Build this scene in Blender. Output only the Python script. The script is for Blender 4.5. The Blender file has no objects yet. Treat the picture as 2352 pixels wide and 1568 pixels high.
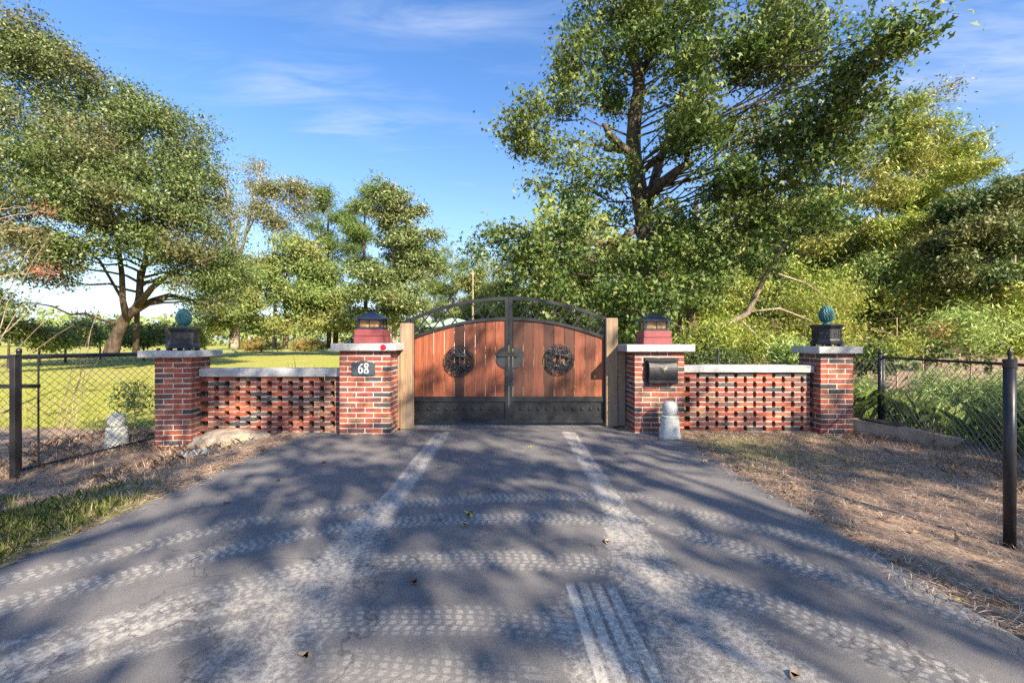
import bpy, math, random
import numpy as np
from mathutils import Vector, Matrix, noise as mnoise

R = math.radians
rnd = random.Random(7)
scn = bpy.context.scene
COL = scn.collection

# ------------------------------------------------------------------ camera
EYE = 1.36
FPX = 995.0                      # focal length in units of a 2352 px wide frame
cam_d = bpy.data.cameras.new('camera')
cam_d.sensor_width = 36.0
cam_d.lens = 36.0 * FPX / 2352.0
cam_d.clip_start = 0.05
cam_d.clip_end = 3000
cam = bpy.data.objects.new('camera', cam_d)
COL.objects.link(cam)
cam.location = (0, 0, EYE)
cam.rotation_euler = (R(90), 0, 0)
scn.camera = cam

# ------------------------------------------------------------------ light
SUN_EL, SUN_AZ = R(32), R(34)    # behind the viewer, to the right
to_sun = Vector((math.sin(SUN_AZ) * math.cos(SUN_EL), -math.cos(SUN_AZ) * math.cos(SUN_EL), math.sin(SUN_EL)))
world = bpy.data.worlds.new('World')
scn.world = world
world.use_nodes = True
sun_d = bpy.data.lights.new('sun', 'SUN')
sun_d.energy = 5.0
sun_d.angle = R(0.53)
sun_d.color = (1.0, 0.85, 0.65)
sun = bpy.data.objects.new('sun', sun_d)
COL.objects.link(sun)
sun.rotation_euler = (-to_sun).to_track_quat('-Z', 'Y').to_euler()
sun.location = to_sun * 50


def build_world():
    nt = world.node_tree
    N, L = nt.nodes, nt.links
    bg = N['Background']
    bg.inputs['Strength'].default_value = 0.102
    sky = N.new('ShaderNodeTexSky')
    sky.sky_type = 'NISHITA'
    sky.sun_disc = False
    sky.sun_elevation = SUN_EL
    sky.sun_rotation = math.pi - SUN_AZ
    sky.air_density = 1.0
    sky.dust_density = 0.6
    sky.ozone_density = 2.2
    # thin cirrus: a flat cloud layer seen in direction (x/z, y/z)
    tc = N.new('ShaderNodeTexCoord')
    sep = N.new('ShaderNodeSeparateXYZ')
    L.new(tc.outputs['Generated'], sep.inputs[0])

    def m(op, a, b=None, c=None, clamp=False):
        n = N.new('ShaderNodeMath'); n.operation = op; n.use_clamp = clamp
        for i, v in enumerate((a, b, c)):
            if v is None: continue
            if isinstance(v, (int, float)): n.inputs[i].default_value = v
            else: L.new(v, n.inputs[i])
        return n.outputs[0]
    z = m('MAXIMUM', sep.outputs[2], 0.04)
    cx = m('DIVIDE', sep.outputs[0], z)
    cy = m('DIVIDE', sep.outputs[1], z)
    comb = N.new('ShaderNodeCombineXYZ')
    L.new(cx, comb.inputs[0]); L.new(cy, comb.inputs[1])
    mp = N.new('ShaderNodeMapping')
    mp.inputs['Rotation'].default_value = (0, 0, R(-14))
    mp.inputs['Scale'].default_value = (1.1, 4.0, 1)
    L.new(comb.outputs[0], mp.inputs[0])
    no = N.new('ShaderNodeTexNoise')
    no.inputs['Scale'].default_value = 1.6
    no.inputs['Detail'].default_value = 9
    no.inputs['Roughness'].default_value = 0.62
    no.inputs['Distortion'].default_value = 0.5
    L.new(mp.outputs[0], no.inputs['Vector'])
    tot = None
    for (bx, by, sx, sy, amp) in ((-.25, 1.34, .22, .06, .8), (-.85, 1.68, .26, .10, .75), (-.70, 2.0, .30, .10, .7),
                                  (1.75, 1.55, .75, .30, .85), (1.7, 2.6, .9, .4, .45), (-2.2, 2.6, 1.0, .6, .3),
                                  (.3, 3.6, 1.6, .7, .35), (-1.0, -2.0, 1.2, .5, .6), (2.2, -1.2, .8, .4, .6)):
        dx = m('DIVIDE', m('SUBTRACT', cx, bx), sx)
        dy = m('DIVIDE', m('SUBTRACT', cy, by), sy)
        d2 = m('ADD', m('MULTIPLY', dx, dx), m('MULTIPLY', dy, dy))
        g = m('MULTIPLY', m('POWER', 2.718, m('MULTIPLY', d2, -0.7)), amp)
        tot = g if tot is None else m('ADD', tot, g)
    fac = m('MULTIPLY', tot, m('MULTIPLY', m('SUBTRACT', no.outputs['Fac'], 0.30), 2.6, clamp=True), clamp=True)
    veil = m('MULTIPLY', m('SUBTRACT', no.outputs['Fac'], 0.36, clamp=True), 0.75)
    # haze low over the horizon whitens the sky evenly all round
    low = m('MULTIPLY', m('POWER', 2.718, m('MULTIPLY', m('MAXIMUM', sep.outputs[2], 0.0), -5.2)), 0.90)
    fac = m('MAXIMUM', m('MULTIPLY', m('ADD', fac, veil, clamp=True), 0.62), low)
    mix = N.new('ShaderNodeMix'); mix.data_type = 'RGBA'
    L.new(fac, mix.inputs['Factor'])
    hs = N.new('ShaderNodeHueSaturation')
    hs.inputs['Hue'].default_value = 0.506
    hs.inputs['Saturation'].default_value = 1.27
    L.new(sky.outputs[0], hs.inputs['Color'])
    L.new(hs.outputs[0], mix.inputs['A'])
    mix.inputs['B'].default_value = (2.75, 3.15, 4.0, 1)
    L.new(mix.outputs['Result'], bg.inputs['Color'])


build_world()
scn.view_settings.view_transform = 'Standard'
scn.view_settings.look = 'None'
scn.view_settings.gamma = 1.0
scn.view_settings.use_curve_mapping = False
scn.view_settings.exposure = 1.5
scn.cycles.max_bounces = 4
scn.cycles.diffuse_bounces = 2
scn.cycles.transmission_bounces = 2
scn.cycles.transparent_max_bounces = 6
scn.cycles.use_denoising = False


# ------------------------------------------------------------------ helpers
def at(x, y, d):
    """point seen at (x, y) of the 2352 px frame, d metres ahead"""
    return Vector(((x - 1176.0) / FPX * d, d, EYE - (y - 784.0) / FPX * d))


def tag(o, label=None, cat=None, group=None, kind=None):
    if label: o['label'] = label
    if cat: o['category'] = cat
    if group: o['group'] = group
    if kind: o['kind'] = kind
    return o


def thing(name, label, cat, loc=(0, 0, 0), rz=0.0, group=None):
    o = bpy.data.objects.new(name, None)
    o.empty_display_size = 0.1
    COL.objects.link(o)
    o.location = loc
    o.rotation_euler = (0, 0, rz)
    return tag(o, label, cat, group)


def put(name, me, parent=None, loc=(0, 0, 0), rot=(0, 0, 0)):
    o = bpy.data.objects.new(name, me)
    COL.objects.link(o)
    if parent is not None: o.parent = parent
    o.location = loc
    o.rotation_euler = rot
    return o


class MB:
    def __init__(s): s.v = []; s.f = []

    def poly(s, vs, fs, M=None):
        b = len(s.v)
        s.v += [tuple(M @ Vector(p)) if M is not None else tuple(p) for p in vs]
        s.f += [tuple(b + i for i in f) for f in fs]

    def box(s, c, d, M=None, taper=1.0):
        x, y, z = (k / 2 for k in d)
        vs = []
        for sz in (-1, 1):
            t = taper if sz > 0 else 1.0
            for sx, sy in ((-1, -1), (1, -1), (1, 1), (-1, 1)):
                vs.append((c[0] + sx * x * t, c[1] + sy * y * t, c[2] + sz * z))
        s.poly(vs, [(3, 2, 1, 0), (4, 5, 6, 7), (0, 1, 5, 4), (1, 2, 6, 5), (2, 3, 7, 6), (3, 0, 4, 7)], M)
        return s

    def cbox(s, c, d, b=0.006, M=None, jit=0.0, rg=None):
        """box with chamfered edges"""
        h = [k / 2 for k in d]
        vs = []; idx = {}
        for sx in (-1, 1):
            for sy in (-1, 1):
                for sz in (-1, 1):
                    for ax in range(3):
                        p = [sx * (h[0] - b), sy * (h[1] - b), sz * (h[2] - b)]
                        p[ax] = (sx, sy, sz)[ax] * h[ax]
                        if jit: p = [q + rg.uniform(-jit, jit) for q in p]
                        idx[(sx, sy, sz, ax)] = len(vs)
                        vs.append(tuple(c[i] + p[i] for i in range(3)))
        fs = []
        for ax in range(3):
            o1, o2 = [(1, 2), (2, 0), (0, 1)][ax]
            for sg in (-1, 1):
                ring = []
                for a, q in ((-1, -1), (1, -1), (1, 1), (-1, 1)):
                    k = [0, 0, 0]; k[ax] = sg; k[o1] = a; k[o2] = q
                    ring.append(idx[(*k, ax)])
                fs.append(tuple(ring if sg > 0 else ring[::-1]))
        for ax in range(3):
            o1, o2 = [(1, 2), (2, 0), (0, 1)][ax]
            for a in (-1, 1):
                for q in (-1, 1):
                    k0 = [0, 0, 0]; k0[ax] = -1; k0[o1] = a; k0[o2] = q
                    k1 = k0[:]; k1[ax] = 1
                    fs.append((idx[(*k0, o1)], idx[(*k1, o1)], idx[(*k1, o2)], idx[(*k0, o2)]))
        for sx in (-1, 1):
            for sy in (-1, 1):
                for sz in (-1, 1):
                    fs.append(tuple(idx[(sx, sy, sz, a)] for a in range(3)))
        s.poly(vs, fs, M)
        return s

    def tube(s, pts, rad, n=6, cap=True, rot=0.0):
        pts = [Vector(p) for p in pts]
        if not hasattr(rad, '__len__'): rad = [rad] * len(pts)
        b = len(s.v)
        up = None
        for i, p in enumerate(pts):
            t = (pts[min(i + 1, len(pts) - 1)] - pts[max(i - 1, 0)])
            if t.length < 1e-9: t = Vector((0, 0, 1))
            t.normalize()
            if up is None:
                up = t.orthogonal().normalized()
            else:
                up = (up - t * up.dot(t))
                up = up.normalized() if up.length > 1e-6 else t.orthogonal().normalized()
            w = t.cross(up)
            for k in range(n):
                a = 2 * math.pi * k / n + rot
                s.v.append(tuple(p + (up * math.cos(a) + w * math.sin(a)) * rad[i]))
        m = len(pts)
        for i in range(m - 1):
            for k in range(n):
                k2 = (k + 1) % n
                s.f.append((b + i * n + k, b + i * n + k2, b + (i + 1) * n + k2, b + (i + 1) * n + k))
        if cap:
            s.f.append(tuple(b + k for k in range(n))[::-1])
            s.f.append(tuple(b + (m - 1) * n + k for k in range(n)))
        return s

    def lathe(s, prof, n=24, c=(0, 0, 0), rot=0.0):
        b = len(s.v)
        for r, z in prof:
            for k in range(n):
                a = 2 * math.pi * k / n + rot
                s.v.append((c[0] + r * math.cos(a), c[1] + r * math.sin(a), c[2] + z))
        for i in range(len(prof) - 1):
            for k in range(n):
                k2 = (k + 1) % n
                s.f.append((b + i * n + k, b + i * n + k2, b + (i + 1) * n + k2, b + (i + 1) * n + k))
        s.f.append(tuple(b + k for k in range(n))[::-1])
        s.f.append(tuple(b + (len(prof) - 1) * n + k for k in range(n)))
        return s

    def prism(s, poly2, y0, y1):
        """extrude an (x, z) outline (counter-clockwise seen from -y) from y0 to y1"""
        n = len(poly2)
        vs = [(x, y0, z) for x, z in poly2] + [(x, y1, z) for x, z in poly2]
        fs = [tuple(range(n)), tuple(range(2 * n - 1, n - 1, -1))]
        for i in range(n):
            j = (i + 1) % n
            fs.append((j, i, n + i, n + j))
        s.poly(vs, fs)
        return s

    def mesh(s, name, mat, smooth=False):
        me = bpy.data.meshes.new(name)
        me.from_pydata(s.v, [], s.f)
        if mat: me.materials.append(mat)
        if smooth: me.polygons.foreach_set('use_smooth', [True] * len(me.polygons))
        me.update()
        return me

    def build(s, name, mat, parent=None, loc=(0, 0, 0), rot=(0, 0, 0), smooth=False):
        return put(name, s.mesh(name, mat, smooth), parent, loc, rot)


def np_mesh(name, V, k, mat, extra=None):
    """V: (N, k, 3) polygons of k corners"""
    n = V.shape[0]
    me = bpy.data.meshes.new(name)
    me.vertices.add(n * k); me.loops.add(n * k); me.polygons.add(n)
    me.vertices.foreach_set('co', V.astype(np.float32).ravel())
    me.loops.foreach_set('vertex_index', np.arange(n * k, dtype=np.int32))
    me.polygons.foreach_set('loop_start', np.arange(0, n * k, k, dtype=np.int32))
    me.polygons.foreach_set('loop_total', np.full(n, k, dtype=np.int32))
    me.materials.append(mat)
    me.update(calc_edges=True)
    return me


# ------------------------------------------------------------------ materials
class NT:
    def __init__(s, name):
        s.m = bpy.data.materials.new(name); s.m.use_nodes = True
        s.N = s.m.node_tree.nodes; s.L = s.m.node_tree.links
        s.b = s.N['Principled BSDF']; s.out = s.N['Material Output']

    def lk(s, a, b): s.L.new(a, b)

    def coord(s, kind='Object', scale=(1, 1, 1)):
        t = s.N.new('ShaderNodeTexCoord'); mp = s.N.new('ShaderNodeMapping')
        mp.inputs['Scale'].default_value = scale
        s.lk(t.outputs[kind], mp.inputs[0]); return mp.outputs[0]

    def noise(s, vec, scale, detail=5, rough=.6, dist=0.0):
        n = s.N.new('ShaderNodeTexNoise')
        n.inputs['Scale'].default_value = scale; n.inputs['Detail'].default_value = detail
        n.inputs['Roughness'].default_value = rough; n.inputs['Distortion'].default_value = dist
        if vec is not None: s.lk(vec, n.inputs['Vector'])
        return n.outputs['Fac']

    def ramp(s, fac, stops, interp='LINEAR'):
        r = s.N.new('ShaderNodeValToRGB'); r.color_ramp.interpolation = interp
        e = r.color_ramp.elements
        while len(e) < len(stops): e.new(0.5)
        for q, (p, c) in zip(e, stops):
            q.position = p; q.color = (*c, 1) if len(c) == 3 else c
        s.lk(fac, r.inputs[0]); return r.outputs[0]

    def mix(s, fac, a, b, mode='MIX'):
        m = s.N.new('ShaderNodeMix'); m.data_type = 'RGBA'; m.blend_type = mode
        for v, k in ((fac, 'Factor'), (a, 'A'), (b, 'B')):
            if isinstance(v, (int, float)): m.inputs[k].default_value = v
            elif isinstance(v, tuple): m.inputs[k].default_value = (*v, 1) if len(v) == 3 else v
            else: s.lk(v, m.inputs[k])
        return m.outputs['Result']

    def math(s, op, a, b=0.0, clamp=False):
        m = s.N.new('ShaderNodeMath'); m.operation = op; m.use_clamp = clamp
        for i, v in enumerate((a, b)):
            if isinstance(v, (int, float)): m.inputs[i].default_value = v
            else: s.lk(v, m.inputs[i])
        return m.outputs[0]

    def bump(s, h, strength=.3, dist=.01):
        b = s.N.new('ShaderNodeBump'); b.inputs['Strength'].default_value = strength
        b.inputs['Distance'].default_value = dist
        s.lk(h, b.inputs['Height']); s.lk(b.outputs[0], s.b.inputs['Normal'])

    def col(s, c):
        if isinstance(c, tuple): s.b.inputs['Base Color'].default_value = (*c, 1)
        else: s.lk(c, s.b.inputs['Base Color'])

    def rough(s, r):
        if isinstance(r, (int, float)): s.b.inputs['Roughness'].default_value = r
        else: s.lk(r, s.b.inputs['Roughness'])

    def objrand(s):
        return s.N.new('ShaderNodeObjectInfo').outputs['Random']

    def island(s):
        return s.N.new('ShaderNodeNewGeometry').outputs['Random Per Island']

    def attr(s, name):
        a = s.N.new('ShaderNodeAttribute'); a.attribute_name = name
        return a.outputs['Fac']


def leaf_mat(name, stops, transl=0.35, rough=0.5, patch=None, pscale=0.5):
    """leaf colour differs from leaf to leaf and a little from bough to bough"""
    t = NT(name)
    c = t.ramp(t.island(), stops)
    if patch:
        n = t.noise(t.coord('Object'), pscale, 3)
        f = t.ramp(n, [(0.48, (0, 0, 0)), (0.60, (1, 1, 1))])
        c = t.mix(t.math('MULTIPLY', f, 0.7), c, patch)
    t.col(c); t.rough(rough)
    t.b.inputs['Specular IOR Level'].default_value = 0.35
    tr = t.N.new('ShaderNodeBsdfTranslucent')
    bright = t.mix(1.0, c, (1.15, 1.25, 0.7), 'MULTIPLY')
    t.lk(bright, tr.inputs['Color'])
    ms = t.N.new('ShaderNodeMixShader'); ms.inputs[0].default_value = transl * .55
    t.lk(t.b.outputs[0], ms.inputs[1]); t.lk(tr.outputs[0], ms.inputs[2])
    t.lk(ms.outputs[0], t.out.inputs['Surface'])
    return t.m


def paint_mat(name, c, rough=.4, spread=.25, metallic=0.0, bump=.06, scale=9):
    t = NT(name)
    n = t.noise(t.coord('Object'), scale, 6)
    dk = tuple(k * (1 - spread) for k in c); lt = tuple(min(1, k * (1 + spread) + .003) for k in c)
    t.col(t.ramp(n, [(.3, dk), (.7, lt)]))
    t.rough(t.math('ADD', t.math('MULTIPLY', n, .25), rough - .12))
    t.b.inputs['Metallic'].default_value = metallic
    t.bump(t.noise(t.coord('Object'), scale * 8, 3), bump, .004)
    return t.m


def concrete_mat(name, a, b, speck=60):
    t = NT(name)
    v = t.coord('Object')
    c = t.ramp(t.noise(v, 4.5, 7, .65), [(.3, a), (.68, b)])
    sp = t.ramp(t.noise(v, speck, 4, .7), [(.34, (.55, .55, .55)), (.46, (1, 1, 1))])
    t.col(t.mix(1.0, c, sp, 'MULTIPLY')); t.rough(.85)
    t.bump(t.noise(v, speck, 5, .7), .35, .006)
    return t.m


def brick_material():
    t = NT('fired brick')
    r = t.objrand()
    base = t.ramp(r, [(0.0, (.31, .082, .048)), (.16, (.26, .070, .047)), (.30, (.36, .105, .055)), (.42, (.22, .062, .050)),
                      (.56, (.19, .078, .065)), (.68, (.060, .055, .060)), (.80, (.14, .072, .060)), (.88, (.27, .135, .085)), (.95, (.09, .072, .07))], 'CONSTANT')
    v = t.coord('Object')
    oi = t.N.new('ShaderNodeObjectInfo')
    va = t.N.new('ShaderNodeVectorMath'); va.operation = 'ADD'
    mul = t.N.new('ShaderNodeVectorMath'); mul.operation = 'SCALE'; mul.inputs['Scale'].default_value = 3.7
    t.lk(oi.outputs['Location'], mul.inputs[0]); t.lk(v, va.inputs[0]); t.lk(mul.outputs[0], va.inputs[1])
    vec = va.outputs[0]
    mott = t.ramp(t.noise(vec, 14, 6, .7), [(.30, (.55, .52, .5)), (.62, (1.15, 1.1, 1.05))])
    c = t.mix(1.0, base, mott, 'MULTIPLY')
    flash = t.ramp(t.noise(vec, 6, 3), [(.56, (0, 0, 0)), (.66, (.75, .75, .75))])
    c = t.mix(flash, c, (.06, .048, .048))
    smear = t.ramp(t.noise(vec, 26, 5, .7), [(.60, (0, 0, 0)), (.76, (.55, .55, .55))])
    c = t.mix(smear, c, (.46, .38, .32))
    t.col(c); t.rough(.86)
    t.bump(t.noise(vec, 70, 5, .7), .5, .004)
    return t.m


def wood_mat(name, stops, scale=(38, 38, 2.2), rough=.7, knots=True, grey=None, objvar=.5):
    t = NT(name)
    v = t.coord('Object', scale)
    oi = t.N.new('ShaderNodeObjectInfo')
    va = t.N.new('ShaderNodeVectorMath'); va.operation = 'ADD'
    mul = t.N.new('ShaderNodeVectorMath'); mul.operation = 'SCALE'; mul.inputs['Scale'].default_value = 9.3
    t.lk(oi.outputs['Location'], mul.inputs[0]); t.lk(v, va.inputs[0]); t.lk(mul.outputs[0], va.inputs[1])
    g = t.noise(va.outputs[0], 1.0, 6, .65, 1.2)
    c = t.ramp(g, stops)
    br = t.ramp(t.objrand(), [(0, (1 - objvar,) * 3), (.5, (1, .97, .95)), (1, (1 + objvar * .45, 1 + objvar * .5, 1 + objvar * .5))])
    c = t.mix(1.0, c, br, 'MULTIPLY')
    if grey:
        n = t.noise(t.coord('Object', (6, 6, 1.0)), 1.3, 4)
        c = t.mix(t.ramp(n, [(.44, (0, 0, 0)), (.66, (.8, .8, .8))]), c, grey)
    t.col(c); t.rough(rough); t.bump(g, .35, .004)
    return t.m


def bark_mat(name, a, b, scale=(9, 9, 2.0), bump=.9):
    t = NT(name)
    v = t.coord('Object', scale)
    g = t.noise(v, 1.0, 8, .7, 0.8)
    lich = t.ramp(t.noise(t.coord('Object'), 1.7, 5), [(.5, (0, 0, 0)), (.7, (.55, .55, .55))])
    c = t.ramp(g, [(.33, tuple(k * .35 for k in a)), (.5, a), (.68, b)])
    c = t.mix(lich, c, tuple(min(1, k * 1.5) for k in b))
    t.col(c); t.rough(.9); t.bump(g, bump, .05)
    return t.m


M = {}
M['brick'] = brick_material()
M['mortar'] = concrete_mat('pale mortar', (.48, .45, .40), (.66, .62, .55), 90)
M['cap'] = concrete_mat('weathered white concrete', (.29, .30, .31), (.42, .43, .43), 30)
M['statue'] = concrete_mat('grey cast concrete', (.42, .44, .42), (.62, .62, .57), 40)
M['curb'] = concrete_mat('stained concrete', (.24, .18, .13), (.46, .36, .27), 40)
M['rock'] = concrete_mat('limestone', (.20, .16, .12), (.44, .36, .27), 20)
M['black'] = paint_mat('black enamel', (.008, .0095, .013), .42, .4)
M['blackpost'] = paint_mat('black vinyl', (.012, .013, .016), .38, .3)
M['iron'] = paint_mat('cast iron black', (.010, .0115, .017), .5, .4, bump=.25, scale=14)
M['lock'] = paint_mat('slate blue lock cover', (.009, .012, .020), .6, .5, bump=.8, scale=26)
M['roofm'] = paint_mat('dark blue black lantern metal', (.016, .024, .045), .38, .3)
M['maroon'] = paint_mat('maroon painted wood', (.20, .045, .050), .6, .15)
M['teal'] = paint_mat('teal patina', (.028, .125, .140), .6, .5, bump=.3, scale=16)
M['plaque'] = paint_mat('slate plaque', (.040, .055, .070), .6, .2)
M['white'] = paint_mat('white paint', (.75, .75, .74), .5, .08)
M['red'] = paint_mat('red reflector', (.42, .008, .016), .25, .2)
M['wire'] = paint_mat('black coated wire', (.020, .022, .022), .35, .3)
M['pale_metal'] = paint_mat('sun glint pale wire', (.20, .20, .18), .4, .3, metallic=.3)  # dark wire coloured pale for its glint in the sun; mailbox emblem shares it
M['cedar'] = wood_mat('red stained cedar', [(.25, (.080, .023, .012)), (.5, (.19, .050, .021)), (.72, (.28, .088, .036))], (30, 30, 1.6), .55, objvar=.80)
M['post'] = wood_mat('weathered pine timber', [(.28, (.12, .078, .045)), (.5, (.26, .178, .105)), (.72, (.38, .275, .17))], (30, 30, 1.5), .8, grey=(.20, .175, .15), objvar=.25)
M['bark_gum'] = bark_mat('furrowed grey brown bark', (.060, .043, .031), (.14, .105, .075), (11, 11, 2.0))
M['bark_oak'] = bark_mat('dark oak bark', (.050, .035, .025), (.115, .083, .058), (7, 7, 2.5))
M['bark_pale'] = bark_mat('pale bark', (.24, .19, .14), (.42, .35, .27), (8, 8, 2.0), .5)
M['twig'] = bark_mat('dry stem', (.30, .22, .15), (.48, .38, .27), (20, 20, 6), .3)
t = NT('amber slag glass')
v = t.coord('Object', (9, 9, 26))
t.col(t.ramp(t.noise(v, 1.2, 5, .6, 1.0), [(.3, (.05, .02, .006)), (.5, (.30, .15, .035)), (.7, (.55, .40, .20))]))
t.rough(.22); M['amber'] = t.m

# ------------------------------------------------------------------ terrain
DX0, DX1 = -3.12, 2.40           # edges of the paved apron


def sst(a, b, x):
    t = min(1.0, max(0.0, (x - a) / (b - a)))
    return t * t * (3 - 2 * t)


def gz(x, y):
    """height of the soil"""
    z = 0.0
    inside = sst(DX0 - .02, DX0 + .12, x) * (1 - sst(DX1 - .12, DX1 + .02, x)) * (1 - sst(6.45, 6.62, y))
    z += -.19 * sst(-3.25, -4.9, x) * (1 - sst(9, 14, y))
    z += -.09 * sst(2.5, 3.6, x) * (1 - sst(4.4, 6.2, y))
    z += -.04 * sst(3, 5, x) * sst(5.5, 6.6, y) * (1 - sst(7, 8, y))
    z += -.55 * sst(6.2, 8.5, x) * (1 - sst(18, 30, y))
    z += -.06 * sst(7.0, 9.5, y)
    z += .010 * mnoise.noise(Vector((x * 1.3, y * 1.3, 0))) + .006 * mnoise.noise(Vector((x * 5, y * 5, 3)))
    z += .25 * mnoise.noise(Vector((x * .03, y * .03, 9))) * sst(14, 40, abs(y) + abs(x) * .6)
    return z * (1 - inside) - .06 * inside - .035 * sst(-1.9, -1.7, x) * (1 - sst(1.6, 1.8, x)) * sst(6.5, 6.7, y)


def build_ground():
    def axis(lo, f0, f1, hi, st):
        a = list(np.arange(f0, f1 + 1e-6, st))
        s, p = st, f1
        while p < hi: s *= 1.22; p += s; a.append(p)
        s, p = st, f0
        while p > lo: s *= 1.22; p -= s; a.insert(0, p)
        return a
    xs = axis(-900, -7.5, 9.0, 900, .13)
    ys = axis(-300, 0.5, 12.0, 1500, .13)
    nx, ny = len(xs), len(ys)
    V, lawn, green = [], [], []
    for y in ys:
        for x in xs:
            V.append((x, y, gz(x, y)))
            l = sst(7.3, 8.6, y + .5 * mnoise.noise(Vector((x * .7, y * .7, 5)))) * (1 - sst(3.5, 6.0, x - (y - 8) * .06))
            far = .35 * sst(38, 55, y + 6 * mnoise.noise(Vector((x * .06, y * .06, 2)))) * .75
            lawn.append(max(0, l * (1 - far)))
            g = sst(-2.9, -3.3, x) * sst(2.3, 2.8, y) * (1 - sst(3.55, 4.25, y + .35 * mnoise.noise(Vector((x * 2, y * 2, 1)))))
            g = max(g, .45 * sst(2.4, 2.6, x) * (1 - sst(3.2, 4.2, x)) * sst(4.6, 5.2, y) * (1 - sst(5.9, 6.3, y)))
            green.append(g)
    F = [(j * nx + i, j * nx + i + 1, (j + 1) * nx + i + 1, (j + 1) * nx + i) for j in range(ny - 1) for i in range(nx - 1)]
    t = NT('soil straw and lawn')
    v = t.coord('Object')
    n1 = t.noise(v, 3.0, 8, .7); n2 = t.noise(v, 28, 6, .75); n3 = t.noise(v, .35, 4)
    straw = t.ramp(n2, [(.28, (.12, .080, .058)), (.5, (.29, .198, .145)), (.72, (.50, .37, .27))])
    straw = t.mix(t.ramp(n1, [(.42, (0, 0, 0)), (.62, (.7, .7, .7))]), straw, (.20, .15, .105))
    grass = t.ramp(n2, [(.3, (.07, .10, .018)), (.55, (.15, .19, .035)), (.75, (.24, .26, .07))])
    turf = t.ramp(t.noise(t.coord('Object', (1, .5, 1)), 6, 7, .7), [(.3, (.20, .22, .028)), (.55, (.31, .32, .045)), (.75, (.40, .39, .075))])
    turf = t.mix(t.ramp(n3, [(.50, (0, 0, 0)), (.68, (.75, .75, .75))]), turf, (.38, .31, .12))
    c = t.mix(t.attr('green'), straw, grass)
    c = t.mix(t.ramp(t.math('ADD', t.attr('lawn'), t.math('MULTIPLY', t.math('SUBTRACT', n1, .5), .5)), [(.3, (0, 0, 0)), (.6, (1, 1, 1))]), c, turf)
    t.col(c); t.rough(.95); t.bump(n2, .6, .03)
    me = bpy.data.meshes.new('ground')
    me.from_pydata(V, [], F)
    me.materials.append(t.m)
    for nm, dat in (('lawn', lawn), ('green', green)):
        a = me.attributes.new(nm, 'FLOAT', 'POINT'); a.data.foreach_set('value', dat)
    me.polygons.foreach_set('use_smooth', [True] * len(F))
    tag(put('ground', me), 'dry straw verges and sunlit lawn around the driveway', kind='structure')


build_ground()


# ------------------------------------------------------------------ driveway
def gpt(x, y):
    """paved ground point seen at pixel (x, y)"""
    Y = EYE * FPX / (y - 784.0)
    return ((x - 1176.0) / FPX * Y, Y)


def smooth_path(px, n=12):
    pts = [Vector((*gpt(*p), 0)) for p in px]
    path = []
    for i in range(len(pts) - 1):
        p0, p1, p2, p3 = pts[max(i - 1, 0)], pts[i], pts[i + 1], pts[min(i + 2, len(pts) - 1)]
        for k in range(n):
            u = k / n
            path.append(.5 * ((2 * p1) + (p2 - p0) * u + (2 * p0 - 5 * p1 + 4 * p2 - p3) * u * u + (3 * p1 - p0 - 3 * p2 + p3) * u ** 3))
    return path + [pts[-1]]


TRACKS = [
    ([(-150, 1372), (0, 1335), (300, 1262), (560, 1200), (840, 1163), (1176, 1142), (1480, 1136)], .20, 6, .85, 1.0),
    ([(-150, 1425), (0, 1392), (300, 1320), (600, 1245), (800, 1207), (1000, 1193), (1250, 1188), (1500, 1200)], .21, 7, .95, 1.0),
    ([(860, 1290), (1100, 1284), (1300, 1290), (1480, 1308)], .22, 8, .85, .85),
    ([(1500, 1158), (1539, 1167), (1711, 1206), (1867, 1240), (2022, 1290), (2110, 1330)], .20, 6, .75, 1.0),
    ([(1560, 1222), (1672, 1250), (1828, 1296), (1984, 1343), (2140, 1386), (2257, 1424)], .22, 7, 1.0, 1.0),
    ([(1500, 1318), (1594, 1339), (1750, 1382), (1906, 1444), (2062, 1510), (2198, 1557), (2330, 1620)], .24, 9, .9, .85),
    ([(-60, 1560), (120, 1500), (300, 1430), (500, 1365), (700, 1312), (820, 1285)], .28, 10, .8, .85),
    ([(700, 1432), (850, 1422), (980, 1420), (1120, 1424), (1280, 1440)], .20, 7, .75, .9),
    ([(600, 1540), (800, 1530), (1000, 1545), (1200, 1560)], .20, 6, .5, 1.0),
]


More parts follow.
